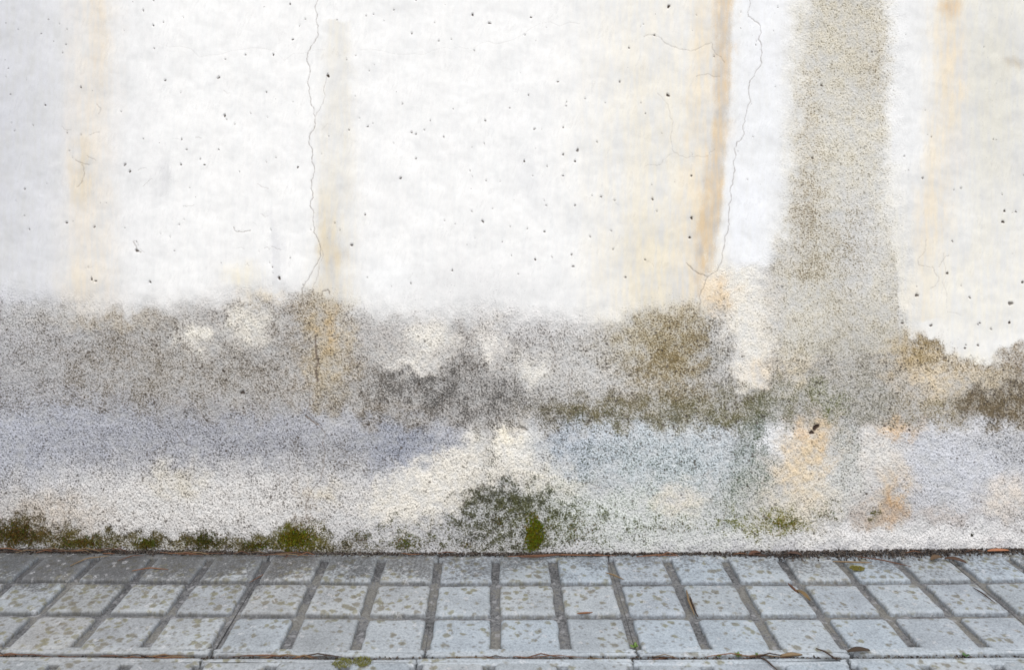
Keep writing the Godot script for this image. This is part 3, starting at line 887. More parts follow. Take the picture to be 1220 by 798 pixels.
func tile_textures() -> Array:
	var w := 2048
	var h := 586
	var simplex := FastNoiseLite.TYPE_SIMPLEX_SMOOTH
	var speck := field(noise(simplex, 31, 0.30, 2), w, h)
	var speck2 := field(noise(simplex, 32, 0.13, 3), w, h)
	var spots := field(noise(simplex, 33, 0.055, 3), w, h)
	var spots2 := field(noise(simplex, 34, 0.095, 3), w, h)
	var mott := field(noise(simplex, 35, 0.012, 4), w, h)
	var gn := noise(FastNoiseLite.TYPE_CELLULAR, 36, 0.16)
	gn.cellular_return_type = FastNoiseLite.RETURN_CELL_VALUE
	var grit := field(gn, w, h)
	var spot_at := []
	var spot_pick := []
	for q in 2:
		var sn := noise(FastNoiseLite.TYPE_CELLULAR, 38 + q, [0.062, 0.115][q])
		sn.cellular_return_type = FastNoiseLite.RETURN_DISTANCE
		spot_at.append(field(sn, w, h))
		sn.cellular_return_type = FastNoiseLite.RETURN_CELL_VALUE
		spot_pick.append(field(sn, w, h))
	var at0: PackedByteArray = spot_at[0]
	var at1: PackedByteArray = spot_at[1]
	var pick0: PackedByteArray = spot_pick[0]
	var pick1: PackedByteArray = spot_pick[1]
	var enc := PackedByteArray()
	enc.resize(4096)
	for i in 4096:
		enc[i] = int(round(255.0 * Color(i / 4095.0, 0, 0).linear_to_srgb().r))
	var pad := PackedByteArray()
	var low := PackedByteArray()
	pad.resize(w * h * 3)
	low.resize(w * h * 3)
	var bump := PackedByteArray()
	bump.resize(w * h)
	for y in h:
		var z := float(y) / h * 0.4
		for x in w:
			var i := y * w + x
			var wx := float(x) / w * 1.4 - 0.7
			var s := speck[i] / 255.0 - 0.5
			var s2 := speck2[i] / 255.0 - 0.5
			var m := mott[i] / 255.0 - 0.5
			# soot and soil washed off the wall, wider on the left
			var left := 1.0 - smoothstep(-0.5, 0.15, wx)
			var near := (1.0 - smoothstep(0.018 + 0.03 * left, 0.062 + 0.05 * left, z + m * 0.07 + s2 * 0.05)) * (0.52 + 0.45 * left)
			var soil := clampf(near * 1.35 - (s2 + s * 0.5 + 0.2) * 0.9, 0.0, 1.0)
			var t := 1.0 + s * 0.55 + s2 * 0.28 + m * 0.40
			var c := Vector3(0.338, 0.376, 0.420).lerp(Vector3(0.280, 0.286, 0.292), left * 0.8) * t
			c = c.lerp(Vector3(0.345, 0.375, 0.405), clampf((m - 0.10 + s2 * 0.2) * 3.0, 0.0, 0.4))
			# lichen
			var amount := 0.24 + 0.38 * left + 0.22 * (1.0 - smoothstep(0.10, 0.16, z + m * 0.06)) + m * 1.5
			var v0 := pick0[i] / 255.0
			var li := clampf((amount - v0 + 0.10) * 6.0, 0.0, 1.0) * clampf((0.24 + 0.18 * (amount - v0) + s2 * 0.35 + s * 0.22 + (spots[i] / 255.0 - 0.5) * 0.45 - at0[i] / 255.0) * 9.0, 0.0, 1.0)
			c = c.lerp(Vector3(0.130, 0.112, 0.068).lerp(Vector3(0.16, 0.15, 0.05), clampf(v0 * 3.0 - 0.3, 0.0, 0.6)) * (1.0 + s), li * 0.7)
			var v1 := pick1[i] / 255.0
			var li2 := clampf((amount * 0.8 - v1 + 0.08) * 6.0, 0.0, 1.0) * clampf((0.26 + s2 * 0.4 + s * 0.3 + (spots2[i] / 255.0 - 0.5) * 0.4 - at1[i] / 255.0) * 8.0, 0.0, 1.0)
			c = c.lerp(Vector3(0.120, 0.112, 0.098) * (1.0 + s), li2 * 0.62)
			c = c.lerp(Vector3(0.075, 0.074, 0.076) * (1.0 + s * 1.4), soil * 0.82)
			if grit[i] > 246 and s > -0.1:
				c = c.lerp(Vector3(0.5, 0.5, 0.52), 0.5)
			var q := Vector3(0.142, 0.144, 0.152) * (1.0 + s * 0.9 + s2 * 0.9 + m * 1.2)
			q = q.lerp(Vector3(0.125, 0.115, 0.085) * (1.0 + s), clampf((m + s2 * 0.4 - 0.04) * 5.0, 0.0, 0.45))
			q = q.lerp(Vector3(0.055, 0.055, 0.06) * (1.0 + s), soil * 0.6)
			if grit[i] > 244:
				q = q.lerp(Vector3(0.30, 0.30, 0.32), 0.5)
			for n in 3:
				pad[i * 3 + n] = enc[clampi(int(c[n] * 4095.0), 0, 4095)]
				low[i * 3 + n] = enc[clampi(int(q[n] * 4095.0), 0, 4095)]
			bump[i] = clampi(int(255.0 * (0.5 + s * 0.5 + s2 * 0.8 - li * 0.1)), 0, 255)
	var out := []
	var relief_map := ImageTexture.create_from_image(Image.create_from_data(w, h, false, Image.FORMAT_L8, bump))
	for data in [pad, low]:
		var ma := StandardMaterial3D.new()
		ma.albedo_texture = ImageTexture.create_from_image(Image.create_from_data(w, h, false, Image.FORMAT_RGB8, data))
		ma.vertex_color_use_as_albedo = true
		ma.roughness = 0.85
		ma.metallic_specular = 0.35
		ma.uv1_triplanar = true
		ma.uv1_world_triplanar = true
		ma.uv1_scale = Vector3(1.0 / 1.4, 1.0 / 0.4, 1.0 / 0.4)
		ma.uv1_offset = Vector3(0.5, 0.0, 0.0)
		ma.heightmap_enabled = true
		ma.heightmap_texture = relief_map
		ma.heightmap_scale = 0.12 if data == low else 0.07
		out.append(ma)
	return out


func loft(st: SurfaceTool, rings: Array, cap := true, wear := []):
	# rings of Vector3 from foot to top, counted round; the last one is closed
	for r in rings.size() - 1:
		var a: PackedVector3Array = rings[r]
		var b: PackedVector3Array = rings[r + 1]
		var ca: Color = Color.WHITE * (wear[r] if wear else 1.0)
		var cb: Color = Color.WHITE * (wear[r + 1] if wear else 1.0)
		for k in a.size():
			var l := (k + 1) % a.size()
			var pts := [a[k], b[k], a[l], a[l], b[k], b[l]]
			for n in 6:
				st.set_color([ca, cb, ca, ca, cb, cb][n])
				st.add_vertex(pts[n])
	if cap:
		var t: PackedVector3Array = rings[-1]
		var mid := Vector3.ZERO
		for p in t:
			mid += p / t.size()
		st.set_color(Color.WHITE * (wear[-1] if wear else 1.0))
		for k in t.size():
			for p in [mid, t[(k + 1) % t.size()], t[k]]:
				st.add_vertex(p)


func slab_outline(hx: float, hz: float, corner: float, ragged: float, seed_: int) -> PackedVector3Array:
	var r := RandomNumberGenerator.new()
	r.seed = seed_
	var out := PackedVector3Array()
	var centres := [Vector2(hx - corner, hz - corner), Vector2(-hx + corner, hz - corner), Vector2(-hx + corner, -hz + corner), Vector2(hx - corner, -hz + corner)]
	for q in 4:
		for s in 4:
			var a := PI * 0.5 * (q + s / 3.0)
			var p: Vector2 = centres[q] + Vector2(cos(a), sin(a)) * corner
			out.append(Vector3(p.x + r.randf_range(-1, 1) * ragged, 0, p.y + r.randf_range(-1, 1) * ragged))
		var here: Vector3 = out[-1]
		var c2: Vector2 = centres[(q + 1) % 4] + Vector2(cos(PI * 0.5 * (q + 1)), sin(PI * 0.5 * (q + 1))) * corner
		for s in 3:
			var p := here.lerp(Vector3(c2.x, 0, c2.y), (s + 1) / 4.0)
			out.append(p + Vector3(r.randf_range(-1, 1), 0, r.randf_range(-1, 1)) * ragged)
	return out


func raised(hx: float, hz: float, corner: float, low: float, high: float, ragged: float, seed_: int, bevel := 1.0) -> ArrayMesh:
	var o := slab_outline(hx, hz, corner, ragged, seed_)
	var rings := []
	var wear := []   # worn edges are paler
	for step in [[0.72, low, -0.0004 * bevel], [0.86, high - 0.0022 * bevel, 0.0003 * bevel], [1.0, high - 0.0008 * bevel, 0.0012 * bevel], [0.98, high - 0.0001 * bevel, 0.0034 * bevel], [0.9, high, 0.0090 * bevel]]:
		var ring := PackedVector3Array()
		for p in o:
			var inward := Vector3(signf(p.x) * minf(step[2], absf(p.x)), 0, signf(p.z) * minf(step[2], absf(p.z)))
			ring.append(Vector3(p.x, step[1], p.z) - inward)
		rings.append(ring)
		wear.append(step[0])
	var st := SurfaceTool.new()
	st.begin(Mesh.PRIMITIVE_TRIANGLES)
	loft(st, rings, true, wear if bevel == 1.0 else [])
	st.index()
	st.generate_normals()
	return st.commit()


func pavement():
	var mats := tile_textures()
	var o := Node3D.new()
	o.name = "pavement"
	o.set_meta("kind", "structure")
	add_child(o)
	var tones := []   # each cast block came out a little lighter, darker, warmer or bluer
	for c in [Color(1, 1, 1), Color(0.965, 0.965, 0.97), Color(0.995, 0.985, 0.975), Color(0.98, 0.99, 1.0), Color(0.95, 0.948, 0.945)]:
		var ma: StandardMaterial3D = mats[0].duplicate()
		ma.albedo_color = c
		tones.append(ma)
	var base := []
	var rim := []
	var pads := []
	for k in 3:
		base.append(raised(0.0999, 0.0993, 0.0008, -0.03, -0.0046, 0.0001, 50 + k, 0.1))
		rim.append(raised(0.0994, 0.0054, 0.0025, -0.008, -0.0002, 0.0013, 60 + k, 0.5))
	for k in 8:
		pads.append(raised(0.0285, 0.0289, 0.0035, -0.008, 0.0, 0.0008, 70 + k))
	var rows := 3
	for row in rows:
		for col in range(-6, 6):
			var x := -0.086 + 0.2 * col + 0.1 + (-0.006 if row == 1 else (0.003 if row == 2 else 0.0)) + rng.randf_range(-0.0006, 0.0006)
			var t := clampf(absf(x) / 0.61, 0.0, 1.0)
			var tile := Node3D.new()
			tile.name = "paving_tile"
			o.add_child(tile, true)
			tile.position = Vector3(x, rng.randf_range(-0.0007, 0.0007), 0.104 + 0.2035 * row + 0.005 * (1.0 - t * t) + rng.randf_range(-0.0006, 0.0006))
			tile.rotation = Vector3(rng.randf_range(-0.003, 0.003), 0.0135 * clampf(x / 0.61, -1, 1) + rng.randf_range(-0.002, 0.002), rng.randf_range(-0.004, 0.004))
			put("slab", base[rng.randi() % 3], mats[1], tile)
			for side in [-1, 1]:
				var b := put("rim", rim[rng.randi() % 3], mats[0], tile)
				b.position = Vector3(0, rng.randf_range(-0.0004, 0.0), side * 0.0934)
			for i in 3:
				for j in 3:
					var p := put("pad", pads[rng.randi() % 8], tones[rng.randi() % 5], tile)
					p.rotation = Vector3(rng.randf_range(-0.008, 0.008), PI * (rng.randi() % 2), rng.randf_range(-0.008, 0.008))
					p.position = Vector3((i - 1) * 0.0667 + rng.randf_range(-0.0004, 0.0004), rng.randf_range(-0.0004, 0.0003), (j - 1) * 0.0655)
	# farther out the tiles run on
	var st := SurfaceTool.new()
	st.begin(Mesh.PRIMITIVE_TRIANGLES)
	st.append_from(base[0], 0, Transform3D())
	for i in 3:
		for j in 3:
			st.append_from(pads[(i + j) % 6], 0, Transform3D(Basis(), Vector3((i - 1) * 0.0667, 0, (j - 1) * 0.0655)))
	for side in [-1, 1]:
		st.append_from(rim[0], 0, Transform3D(Basis(), Vector3(0, 0, side * 0.0934)))
	var mm := MultiMesh.new()
	mm.transform_format = MultiMesh.TRANSFORM_3D
	mm.mesh = st.commit()
	var places := []
	for row in 12:
		for col in range(-11, 11):
			if row >= rows or col < -6 or col >= 6:
				places.append(Vector3(0.014 + 0.2 * col, 0, 0.104 + 0.2035 * row - (0.004 if row < rows else 0.0)))
	mm.instance_count = places.size()
	for k in places.size():
		mm.set_instance_transform(k, Transform3D(Basis(), places[k]))
	var more := MultiMeshInstance3D.new()
	more.name = "outer_tiles"
	more.multimesh = mm
	more.material_override = mats[0]
	more.set_meta("kind", "stuff")
	o.add_child(more)


# ------------------------------------------------------------------ soil, moss, needles, litter

func crumb(st: SurfaceTool, p: Vector3, r: float):
	# a crumb of soil: a lopsided octahedron
	var t := Basis.from_euler(Vector3(rng.randf() * TAU, rng.randf() * TAU, rng.randf() * TAU)).scaled(Vector3(r * rng.randf_range(0.7, 1.3), r * rng.randf_range(0.5, 1.0), r * rng.randf_range(0.7, 1.4)))
	var c := [Vector3(1, 0, 0), Vector3(0, 0, 1), Vector3(-1, 0, 0), Vector3(0, 0, -1)]
	for k in 4:
		for q in [Vector3(0, 1, 0), c[(k + 1) % 4], c[k]]:
			st.add_vertex(p + t * q)
		for q in [Vector3(0, -1, 0), c[k], c[(k + 1) % 4]]:
			st.add_vertex(p + t * q)


func soil():
	var shades := [plain(0.030, 0.024, 0.022, 0.95), plain(0.055, 0.043, 0.036, 0.95), plain(0.10, 0.085, 0.075, 0.95)]
	for s in 3:
		var st := SurfaceTool.new()
		st.begin(Mesh.PRIMITIVE_TRIANGLES)
		for k in 4200:
			var x := rng.randf_range(-0.9, 0.9)
			var heavy := 0.45 + 0.55 * smoothstep(0.22, 0.34, x) + 0.3 * (1.0 - smoothstep(-0.5, -0.2, x))
			if rng.randf() > heavy:
				continue
			var out := absf(rng.randfn(0.0, 0.0034)) * (0.5 + 1.1 * smoothstep(0.2, 0.32, x) + 0.4 * heavy) + 0.001
			var y := maxf(0.0, 0.0025 * heavy - out * 0.35) + rng.randf_range(-0.001, 0.0012)
			crumb(st, Vector3(x, y, bow(x) + out), rng.randf_range(0.0005, 0.0016))
		# in the joint between the first two rows
		for k in 700:
			var x := rng.randf_range(-0.75, 0.75)
			var t := clampf(absf(x) / 0.61, 0.0, 1.0)
			crumb(st, Vector3(x, rng.randf_range(-0.006, -0.001), 0.2058 + 0.005 * (1.0 - t * t) + rng.randfn(0.0, 0.0012)), rng.randf_range(0.0006, 0.0016))
		st.generate_normals()
		var o := put("soil", st.commit(), shades[s])
		o.set_meta("kind", "stuff")
		tag(o, ["black soil crumbs gathered along the foot of the wall", "brown soil crumbs gathered along the foot of the wall", "pale grit gathered along the foot of the wall"][s], "soil")


func tuft(st: SurfaceTool, p: Vector3, way: Vector3, size: float, c: Color):
	# one moss shoot: three little leaves
	var side := way.cross(Vector3(rng.randf_range(-1, 1), rng.randf_range(-1, 1), rng.randf_range(-1, 1))).normalized()
	for k in 3:
		var s := side.rotated(way, TAU * k / 3.0)
		var tip := p + way * size + s * size * rng.randf_range(0.4, 0.9)
		st.set_color(c * rng.randf_range(0.7, 1.3))
		st.add_vertex(p + s.rotated(way, 1.3) * size * 0.34)
		st.set_color(c * rng.randf_range(0.9, 1.6))
		st.add_vertex(tip)
		st.set_color(c * rng.randf_range(0.7, 1.3))
		st.add_vertex(p + s.rotated(way, -1.3) * size * 0.34)


func moss_patch(x: float, y: float, rx: float, ry: float, count: int, c: Color, size: float, label: String, low := false):
	var st := SurfaceTool.new()
	st.begin(Mesh.PRIMITIVE_TRIANGLES)
	var made := 0
	for k in count:
		var a := rng.randf() * TAU
		var r := sqrt(rng.randf()) * (1.0 + 0.25 * sin(a * 3.0 + x) + 0.15 * sin(a * 5.0 + y))
		if low:
			r = pow(rng.randf(), 0.8)
		var cx := x + cos(a) * rx * r
		var cy := y + sin(a) * ry * r
		if cy > 654.0 or cy < 560.0:
			continue
		# shoots sit in the hollows first
		if relief(cx, cy) > -0.2 + 1.2 * (1.0 - r) + 0.5 and rng.randf() < 0.7:
			continue
		var p := face_at(cx, cy) + Vector3(0, 0, size * 0.5 * maxf(0.0, 1.0 - r) * rng.randf())
		var way := Vector3(rng.randf_range(-0.6, 0.6), rng.randf_range(-0.1, 0.9), 1.0).normalized()
		var shade := Color(c.r * rng.randf_range(0.6, 1.4), c.g * rng.randf_range(0.7, 1.3), c.b * rng.randf_range(0.5, 1.5))
		tuft(st, p + Vector3(0, 0, -0.0004), way, size * rng.randf_range(0.6, 1.3) * (1.15 - 0.5 * r), shade)
		made += 1
	if made == 0:
		return
	st.generate_normals()
	var m := StandardMaterial3D.new()
	m.vertex_color_use_as_albedo = true
	m.roughness = 0.8
	m.metallic_specular = 0.2
	m.backlight_enabled = true
	m.backlight = Color(0.15, 0.2, 0.03)
	var o := put("moss_patch", st.commit(), m)
	tag(o, label, "moss", "moss along the foot of the wall")


func moss():
	var bright := Color(0.120, 0.125, 0.012)
	var olive := Color(0.088, 0.080, 0.014)
	var dark := Color(0.036, 0.036, 0.014)
	moss_patch(636, 630, 13, 24, 2046, bright, 0.0026, "bright green upright moss cushion at the middle of the wall's foot")
	moss_patch(600, 610, 50, 38, 240, dark, 0.0016, "blackish green moss speckled round and above the bright green cushion")
	moss_patch(594, 618, 9, 9, 99, olive, 0.0016, "small olive moss tuft inside the blackish speckled patch")
	moss_patch(690, 628, 44, 24, 390, olive, 0.0015, "thin scattered moss just right of the bright green cushion")
	moss_patch(560, 638, 30, 14, 241, dark, 0.0015, "thin dark moss just left of the blackish speckled patch")
	moss_patch(18, 636, 44, 22, 1302, Color(0.085, 0.066, 0.018), 0.0018, "brown green moss bank at the left end of the wall's foot", true)
	moss_patch(100, 645, 50, 11, 846, Color(0.100, 0.084, 0.020), 0.0017, "low moss strip next to the brown green bank at the left", true)
	moss_patch(178, 645, 18, 9, 390, olive, 0.0020, "small round moss clump between two low moss strips at left", true)
	moss_patch(245, 642, 28, 14, 494, Color(0.066, 0.060, 0.014), 0.0020, "dark olive moss clump over the rust coloured pine needles", true)
	moss_patch(310, 647, 34, 8, 390, olive, 0.0018, "low moss strip leading to the tall golden green clump", true)
	moss_patch(354, 638, 26, 18, 837, Color(0.120, 0.108, 0.012), 0.0023, "tall golden green moss clump below the long left crack", true)
	moss_patch(432, 634, 18, 12, 93, olive, 0.0015, "faint moss dots just right of the golden green clump")
	moss_patch(485, 640, 18, 11, 279, Color(0.105, 0.100, 0.02), 0.0017, "small yellow olive moss tuft below the pale gable shaped stain")
	moss_patch(556, 646, 8, 5, 90, Color(0.15, 0.11, 0.03), 0.0014, "tiny mustard moss dot near the blackish patch")
	moss_patch(800, 625, 50, 9, 222, olive, 0.0015, "row of moss dots under the small cream stain")
	moss_patch(930, 622, 36, 16, 576, Color(0.150, 0.140, 0.022), 0.0016, "yellow green moss patch below the ochre stain and the big hole")
	moss_patch(982, 611, 18, 12, 157, Color(0.09, 0.085, 0.02), 0.0016, "scattered moss between the yellow green patch and the rust stain")
	moss_patch(1039, 607, 7, 7, 80, Color(0.11, 0.10, 0.014), 0.0016, "small round moss spot on the rust stain")
	moss_patch(1157, 636, 2.5, 2.5, 30, dark, 0.0014, "single moss dot low on the pale right end of the wall")


func rod(points: Array, radius: float, sides := 5) -> ArrayMesh:
	# a tapering rod along smooth points
	var curve := Curve3D.new()
	for k in points.size():
		var a: Vector3 = points[maxi(k - 1, 0)]
		var b: Vector3 = points[mini(k + 1, points.size() - 1)]
		curve.add_point(points[k], -(b - a) / 6.0, (b - a) / 6.0)
	var n := 10
	var rings := []
	for k in n + 1:
		var t := float(k) / n
		var p := curve.sample_baked(t * curve.get_baked_length())
		var q := curve.sample_baked(minf(1.0, t + 0.02) * curve.get_baked_length()) - curve.sample_baked(maxf(0.0, t - 0.02) * curve.get_baked_length())
		var way := q.normalized()
		var side := way.cross(Vector3.UP).normalized()
		var up := side.cross(way)
		var r := radius * (0.3 + 0.7 * sin(PI * clampf(t * 0.9 + 0.08, 0.0, 1.0)))
		var ring := PackedVector3Array()
		for s in sides:
			var a := -TAU * s / sides
			ring.append(p + (side * cos(a) + up * sin(a)) * r)
		rings.append(ring)
	var st := SurfaceTool.new()
	st.begin(Mesh.PRIMITIVE_TRIANGLES)
	loft(st, rings)
	st.index()
	st.generate_normals()
	return st.commit()


func needle(points: Array, radius: float, shade: int, label: String, group := "", called := "pine_needle", category := "pine needle"):
	var o := put(called, rod(points, radius), needle_mats[shade])
	tag(o, label, category, group)


func joint_label(shade: int, x: float) -> String:
	var where := "left of the olive moss spots"
	if x < -0.40:
		where = "at its far left end"
	elif x < -0.28:
		where = "midway to the olive moss spots"
	elif x > 0.10:
		where = "by the bright green seedlings"
	elif x > -0.12:
		where = "between the olive moss spots and the seedlings"
	return "%s pine needle in the front joint, %s" % [["rust", "brown", "tan", "blackish"][shade], where]


func foot_label(shade: int, x: float) -> String:
	var where := "under the pale right end"
	if x < -0.52:
		where = "under the brown green moss bank"
	elif x < -0.44:
		where = "under the low moss strip at left"
	elif x < -0.33:
		where = "under the dark olive clump"
	elif x < -0.21:
		where = "under the golden green moss clump"
	elif x < 0.0:
		where = "under the yellow olive tuft"
	elif x < 0.25:
		where = "under the washed blue grey stretch"
	elif x < 0.42:
		where = "under the ochre stain"
	return "%s pine needle at the wall foot %s" % [["rust", "brown", "tan", "blackish"][shade], where]


func lying(x: float, z: float, y := 0.0009) -> Vector3:
	return Vector3(x, y, z)


func needles():
	needle_mats = [plain(0.165, 0.078, 0.042, 0.65), plain(0.10, 0.050, 0.032, 0.65), plain(0.17, 0.12, 0.07, 0.65), plain(0.05, 0.034, 0.026, 0.7)]
	# ones that can be told apart
	needle([lying(-0.506, 0.040), lying(-0.494, 0.026, 0.0025), lying(-0.472, 0.016)], 0.0008, 2, "tan bent pine needle on the first tile row at far left")
	needle([lying(-0.457, 0.028), lying(-0.444, 0.018, 0.002), lying(-0.432, 0.016)], 0.0006, 1, "short brown pine needle right of the tan bent one")
	needle([lying(-0.430, 0.052, 0.001), lying(-0.412, 0.047, 0.002), lying(-0.390, 0.049, 0.001)], 0.0007, 0, "rust pine needle lying across a groove at left")
	needle([lying(-0.262, 0.010), lying(-0.272, 0.040, -0.002), lying(-0.292, 0.070, -0.003)], 0.0006, 0, "thin rust pine needle lying along a groove, below the golden moss")
	needle([lying(-0.005, 0.0185, 0.001), lying(0.050, 0.0160, 0.002), lying(0.123, 0.0165, 0.001)], 0.0008, 0, "long rust pine needle against the wall under the bright moss")
	needle([lying(0.010, 0.020, 0.001), lying(0.030, 0.023, 0.003), lying(0.062, 0.015, 0.002)], 0.0009, 1, "dark forked pine needle beside the long rust needle")
	needle([lying(0.145, 0.019, 0.001), lying(0.170, 0.0165, 0.002), lying(0.196, 0.0165, 0.001)], 0.0008, 0, "rust pine needle against the wall, right of the long one")
	needle([lying(0.064, 0.1385, 0.0006), lying(0.080, 0.1372, 0.001)], 0.0010, 0, "short red brown needle in the cross groove at the middle")
	needle([lying(0.104, 0.056, 0.001), lying(0.112, 0.062, 0.0015), lying(0.122, 0.071, 0.001)], 0.0010, 2, "short curved tan twig in the tile joint right of the middle", "", "twig", "twig")
	needle([lying(0.187, 0.090, -0.001), lying(0.1835, 0.114, 0.001), lying(0.184, 0.138, -0.001)], 0.0012, 2, "thick tan twig wedged in a groove right of the middle", "", "twig", "twig")
	needle([lying(0.190, 0.088, -0.002), lying(0.1865, 0.114, -0.001), lying(0.1870, 0.140, -0.002)], 0.0012, 3, "dark twig lying beside the thick tan twig", "", "twig", "twig")
	needle([lying(0.302, 0.076, -0.001), lying(0.303, 0.090, 0.0005), lying(0.307, 0.101, -0.002)], 0.0014, 1, "short thick brown twig at the top of the wide right joint", "", "twig", "twig")
	needle([lying(0.370, 0.030), lying(0.395, 0.034, 0.002), lying(0.414, 0.033)], 0.0011, 2, "tan pine needle lying over the mossy spot at right")
	needle([lying(0.402, 0.018), lying(0.425, 0.030, 0.003), lying(0.455, 0.042)], 0.0008, 1, "brown pine needle slanting across two pads at right")
	needle([lying(0.498, 0.088), lying(0.500, 0.101, 0.002), lying(0.503, 0.118)], 0.0008, 3, "dark pine needle in the farthest right groove")
	needle([lying(0.226, 0.211, 0.0), lying(0.230, 0.219, 0.002), lying(0.236, 0.232, 0.001)], 0.0009, 3, "dark slanting twig at the front edge, right of the middle", "", "twig", "twig")
	needle([lying(0.284, 0.199, 0.001), lying(0.290, 0.206, 0.002), lying(0.297, 0.216, 0.0)], 0.0009, 3, "dark twig across the front joint, below the wide right joint", "", "twig", "twig")
	needle([lying(0.247, 0.2085, -0.0005), lying(0.257, 0.2085, 0.001), lying(0.268, 0.2065, -0.0005)], 0.0020, 2, "pale straw stalk lying in the front joint at right", "", "straw_stalk", "stalk")
	# the tangles, stretch by stretch
	var spans := [Vector2(-0.53, -0.41), Vector2(-0.39, -0.29), Vector2(-0.27, -0.17), Vector2(-0.11, 0.09), Vector2(0.11, 0.25)]
	for w in spans.size():
		for q in 8:
			var shade: int = q % 4
			var l := rng.randf_range(0.009, 0.013) if q < 4 else rng.randf_range(0.019, 0.027)
			var x := rng.randf_range(spans[w].x + l * 0.5, spans[w].y - l * 0.5)
			var t := clampf(absf(x) / 0.61, 0.0, 1.0)
			var z := 0.2058 + 0.005 * (1.0 - t * t)
			needle([lying(x - l, z + rng.randf_range(-0.002, 0.002), rng.randf_range(-0.003, 0.0008)), lying(x, z + rng.randf_range(-0.003, 0.003), rng.randf_range(-0.001, 0.0022)), lying(x + l, z + rng.randf_range(-0.002, 0.002), rng.randf_range(-0.003, 0.0008))], rng.randf_range(0.0003, 0.0006), shade, ("short " if q < 4 else "long ") + joint_label(shade, x), "dry pine needles in the front joint")
	spans = [Vector2(-0.61, -0.53), Vector2(-0.51, -0.45), Vector2(-0.43, -0.34), Vector2(-0.32, -0.22), Vector2(-0.2, -0.01), Vector2(0.01, 0.24), Vector2(0.26, 0.41), Vector2(0.43, 0.6)]
	for w in spans.size():
		for q in (8 if w < 4 else 3):
			var shade: int = [0, 1, 3, 2][q % 4]
			var l := rng.randf_range(0.008, 0.012) if q < 4 else rng.randf_range(0.018, 0.026)
			var x := rng.randf_range(spans[w].x, spans[w].y)
			var z := bow(x) + rng.randf_range(0.002, 0.011)
			needle([lying(x - l, z + rng.randf_range(-0.002, 0.004), rng.randf_range(0.001, 0.004)), lying(x, z + rng.randf_range(-0.001, 0.002), rng.randf_range(0.002, 0.006)), lying(x + l, z + rng.randf_range(-0.002, 0.004), rng.randf_range(0.001, 0.004))], rng.randf_range(0.0003, 0.0006), shade, ("short " if q < 4 else "long ") + foot_label(shade, x), "dry pine needles along the wall")


func leaf(at: Vector3, long: float, wide: float, turn: float, curl: float, m: Material, called: String, label: String, category := "leaf"):
	# a curled dry leaf with thickness
	var rings := []
	var n := 8
	for k in n + 1:
		var t := float(k) / n
		var w := wide * pow(sin(PI * clampf(t, 0.04, 0.96)), 0.7) * 0.5
		var ring := PackedVector3Array()
		var y := curl * sin(PI * t)
		for s in 5:
			var q := s / 2.0 - 1.0
			ring.append(Vector3((t - 0.5) * long, y + curl * 0.6 * q * q + 0.0003, q * w))
		for s in 5:
			var q := 1.0 - s / 2.0
			ring.append(Vector3((t - 0.5) * long, y + curl * 0.6 * q * q - 0.0002, q * w))
		rings.append(ring)
	var st := SurfaceTool.new()
	st.begin(Mesh.PRIMITIVE_TRIANGLES)
	loft(st, rings)
	st.index()
	st.generate_normals()
	var o := put(called, st.commit(), m)
	o.position = at
	o.rotation.y = turn
	tag(o, label, category)


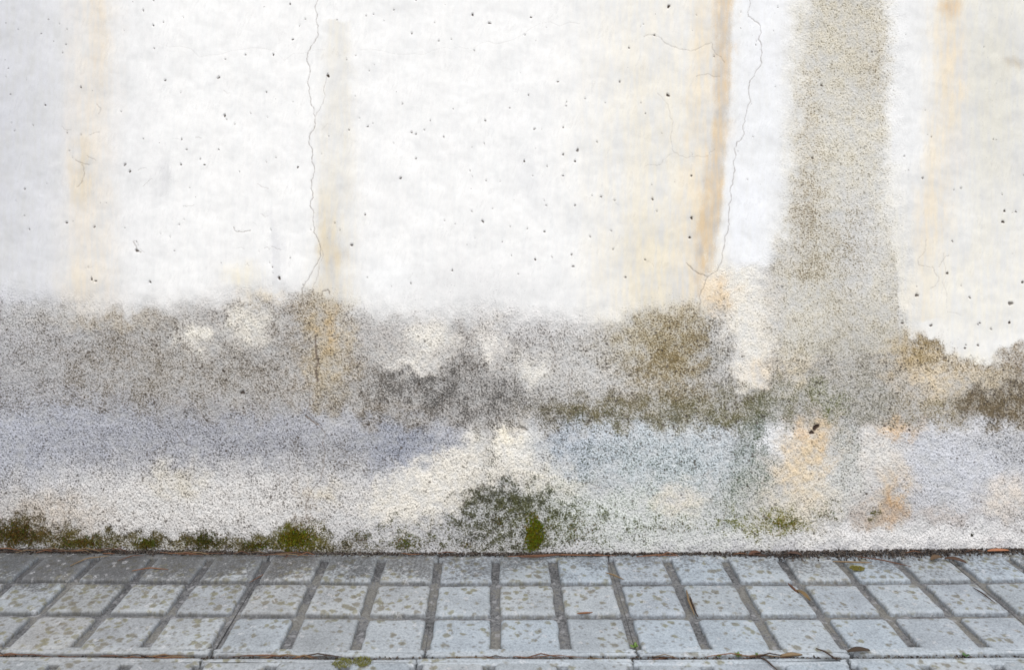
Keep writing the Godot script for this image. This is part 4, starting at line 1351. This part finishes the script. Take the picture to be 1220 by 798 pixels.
func litter():
	leaf(Vector3(0.575, 0.0025, 0.008), 0.026, 0.006, 0.05, 0.001, plain(0.34, 0.15, 0.08, 0.7), "bark_flake", "orange brown bark flake against the wall at far right", "bark")
	leaf(Vector3(0.512, 0.0012, 0.030), 0.022, 0.008, -0.5, 0.002, plain(0.075, 0.045, 0.032, 0.7), "dry_leaf", "dark brown shrivelled leaf on a pad near the right end")
	leaf(Vector3(0.492, 0.0018, 0.026), 0.018, 0.008, 0.4, 0.002, plain(0.10, 0.066, 0.04, 0.7), "dry_leaf", "small brown leaf beside the dark shrivelled one")
	leaf(Vector3(0.3085, -0.0008, 0.102), 0.022, 0.005, -1.25, 0.002, plain(0.16, 0.11, 0.055, 0.65), "dry_leaf", "tan curled leaf standing in the wide right joint")
	leaf(Vector3(0.322, 0.0012, 0.2045), 0.022, 0.007, 0.1, 0.0015, plain(0.05, 0.036, 0.026, 0.7), "seed_husk", "dark brown seed husk on the front joint at right", "seed")
	leaf(Vector3(0.285, 0.0014, 0.014), 0.016, 0.006, 0.3, 0.002, plain(0.10, 0.052, 0.036, 0.7), "dry_leaf", "red brown leaf scrap under the wall, right of the middle")
	leaf(Vector3(0.332, 0.0012, 0.014), 0.015, 0.006, -0.3, 0.0015, plain(0.08, 0.05, 0.04, 0.7), "dry_leaf", "dull brown leaf scrap next to the red brown scrap")
	# mossy spot on a pad
	var st := SurfaceTool.new()
	st.begin(Mesh.PRIMITIVE_TRIANGLES)
	for k in 260:
		var a := rng.randf() * TAU
		var r := sqrt(rng.randf())
		tuft(st, Vector3(0.391 + cos(a) * r * 0.008, 0.0006, 0.046 + sin(a) * r * 0.006), Vector3(rng.randf_range(-0.5, 0.5), 1, rng.randf_range(-0.5, 0.5)).normalized(), 0.0013, Color(0.17, 0.15, 0.03))
	st.generate_normals()
	var m := StandardMaterial3D.new()
	m.vertex_color_use_as_albedo = true
	m.roughness = 0.85
	tag(put("moss_patch", st.commit(), m), "mustard green moss spot on a pad at right", "moss")
	for spot in [Vector3(-0.160, 0.0, 0.222), Vector3(-0.142, 0.0, 0.219)]:
		var s2 := SurfaceTool.new()
		s2.begin(Mesh.PRIMITIVE_TRIANGLES)
		for k in 220:
			var a := rng.randf() * TAU
			var r := sqrt(rng.randf())
			tuft(s2, spot + Vector3(cos(a) * r * 0.009, 0.0006, sin(a) * r * 0.008), Vector3(rng.randf_range(-0.5, 0.5), 1, rng.randf_range(-0.5, 0.5)).normalized(), 0.0012, Color(0.14, 0.14, 0.035))
		s2.generate_normals()
		tag(put("moss_patch", s2.commit(), m), ["larger olive moss spot on the front tile row", "smaller olive moss spot on the front tile row"][0 if spot.x < -0.15 else 1], "moss")


func sprout(at: Vector3, size: float, count: int, c: Color, label: String):
	var o := Node3D.new()
	o.name = numbered("seedling")
	add_child(o, true)
	o.position = at
	tag(o, label, "seedling", "seedlings in the joints")
	var m := StandardMaterial3D.new()
	m.albedo_color = c.linear_to_srgb()
	m.roughness = 0.6
	m.backlight_enabled = true
	m.backlight = Color(0.2, 0.3, 0.05)
	var green := m
	put("stem", rod([Vector3(0, -0.002, 0), Vector3(0.0002, 0.0, 0.0001), Vector3(0, size * 0.3, 0)], size * 0.07), green, o)
	for k in count:
		var a := TAU * k / count + rng.randf_range(-0.4, 0.4)
		var lift := rng.randf_range(0.3, 1.1)
		var out := Vector3(cos(a), lift, sin(a) * 0.5).normalized()
		var side := Vector3(-sin(a), 0, cos(a))
		var st := SurfaceTool.new()
		st.begin(Mesh.PRIMITIVE_TRIANGLES)
		var l := size * rng.randf_range(0.7, 1.2)
		var rings := []
		for t in [0.0, 0.3, 0.6, 0.85, 1.0]:
			var w: float = l * 0.28 * sin(PI * clampf(t * 0.9 + 0.06, 0, 1))
			var p: Vector3 = out * l * t + Vector3(0, -l * 0.25 * t * t, 0)
			rings.append(PackedVector3Array([p - side * w, p + Vector3(0, 0.0002, 0), p + side * w, p - Vector3(0, 0.0002, 0)]))
		loft(st, rings)
		st.generate_normals()
		put("leaf", st.commit(), m, o)


func sprouts():
	sprout(Vector3(0.114, -0.002, 0.193), 0.0055, 7, Color(0.10, 0.17, 0.03), "tall bright green seedling in the tile joint near the middle")
	sprout(Vector3(0.190, -0.001, 0.2085), 0.003, 7, Color(0.11, 0.16, 0.03), "pale green seedling in the front joint, left of a wider one")
	sprout(Vector3(0.208, -0.001, 0.2075), 0.004, 11, Color(0.09, 0.15, 0.03), "wide green seedling in the front joint right of the middle")
	sprout(Vector3(0.225, -0.001, 0.2075), 0.0035, 10, Color(0.06, 0.11, 0.02), "dark green seedling in the front joint, right of the wide one")
	sprout(Vector3(0.421, -0.001, 0.208), 0.0045, 8, Color(0.05, 0.12, 0.025), "dark green seedling alone in the front joint at far right")
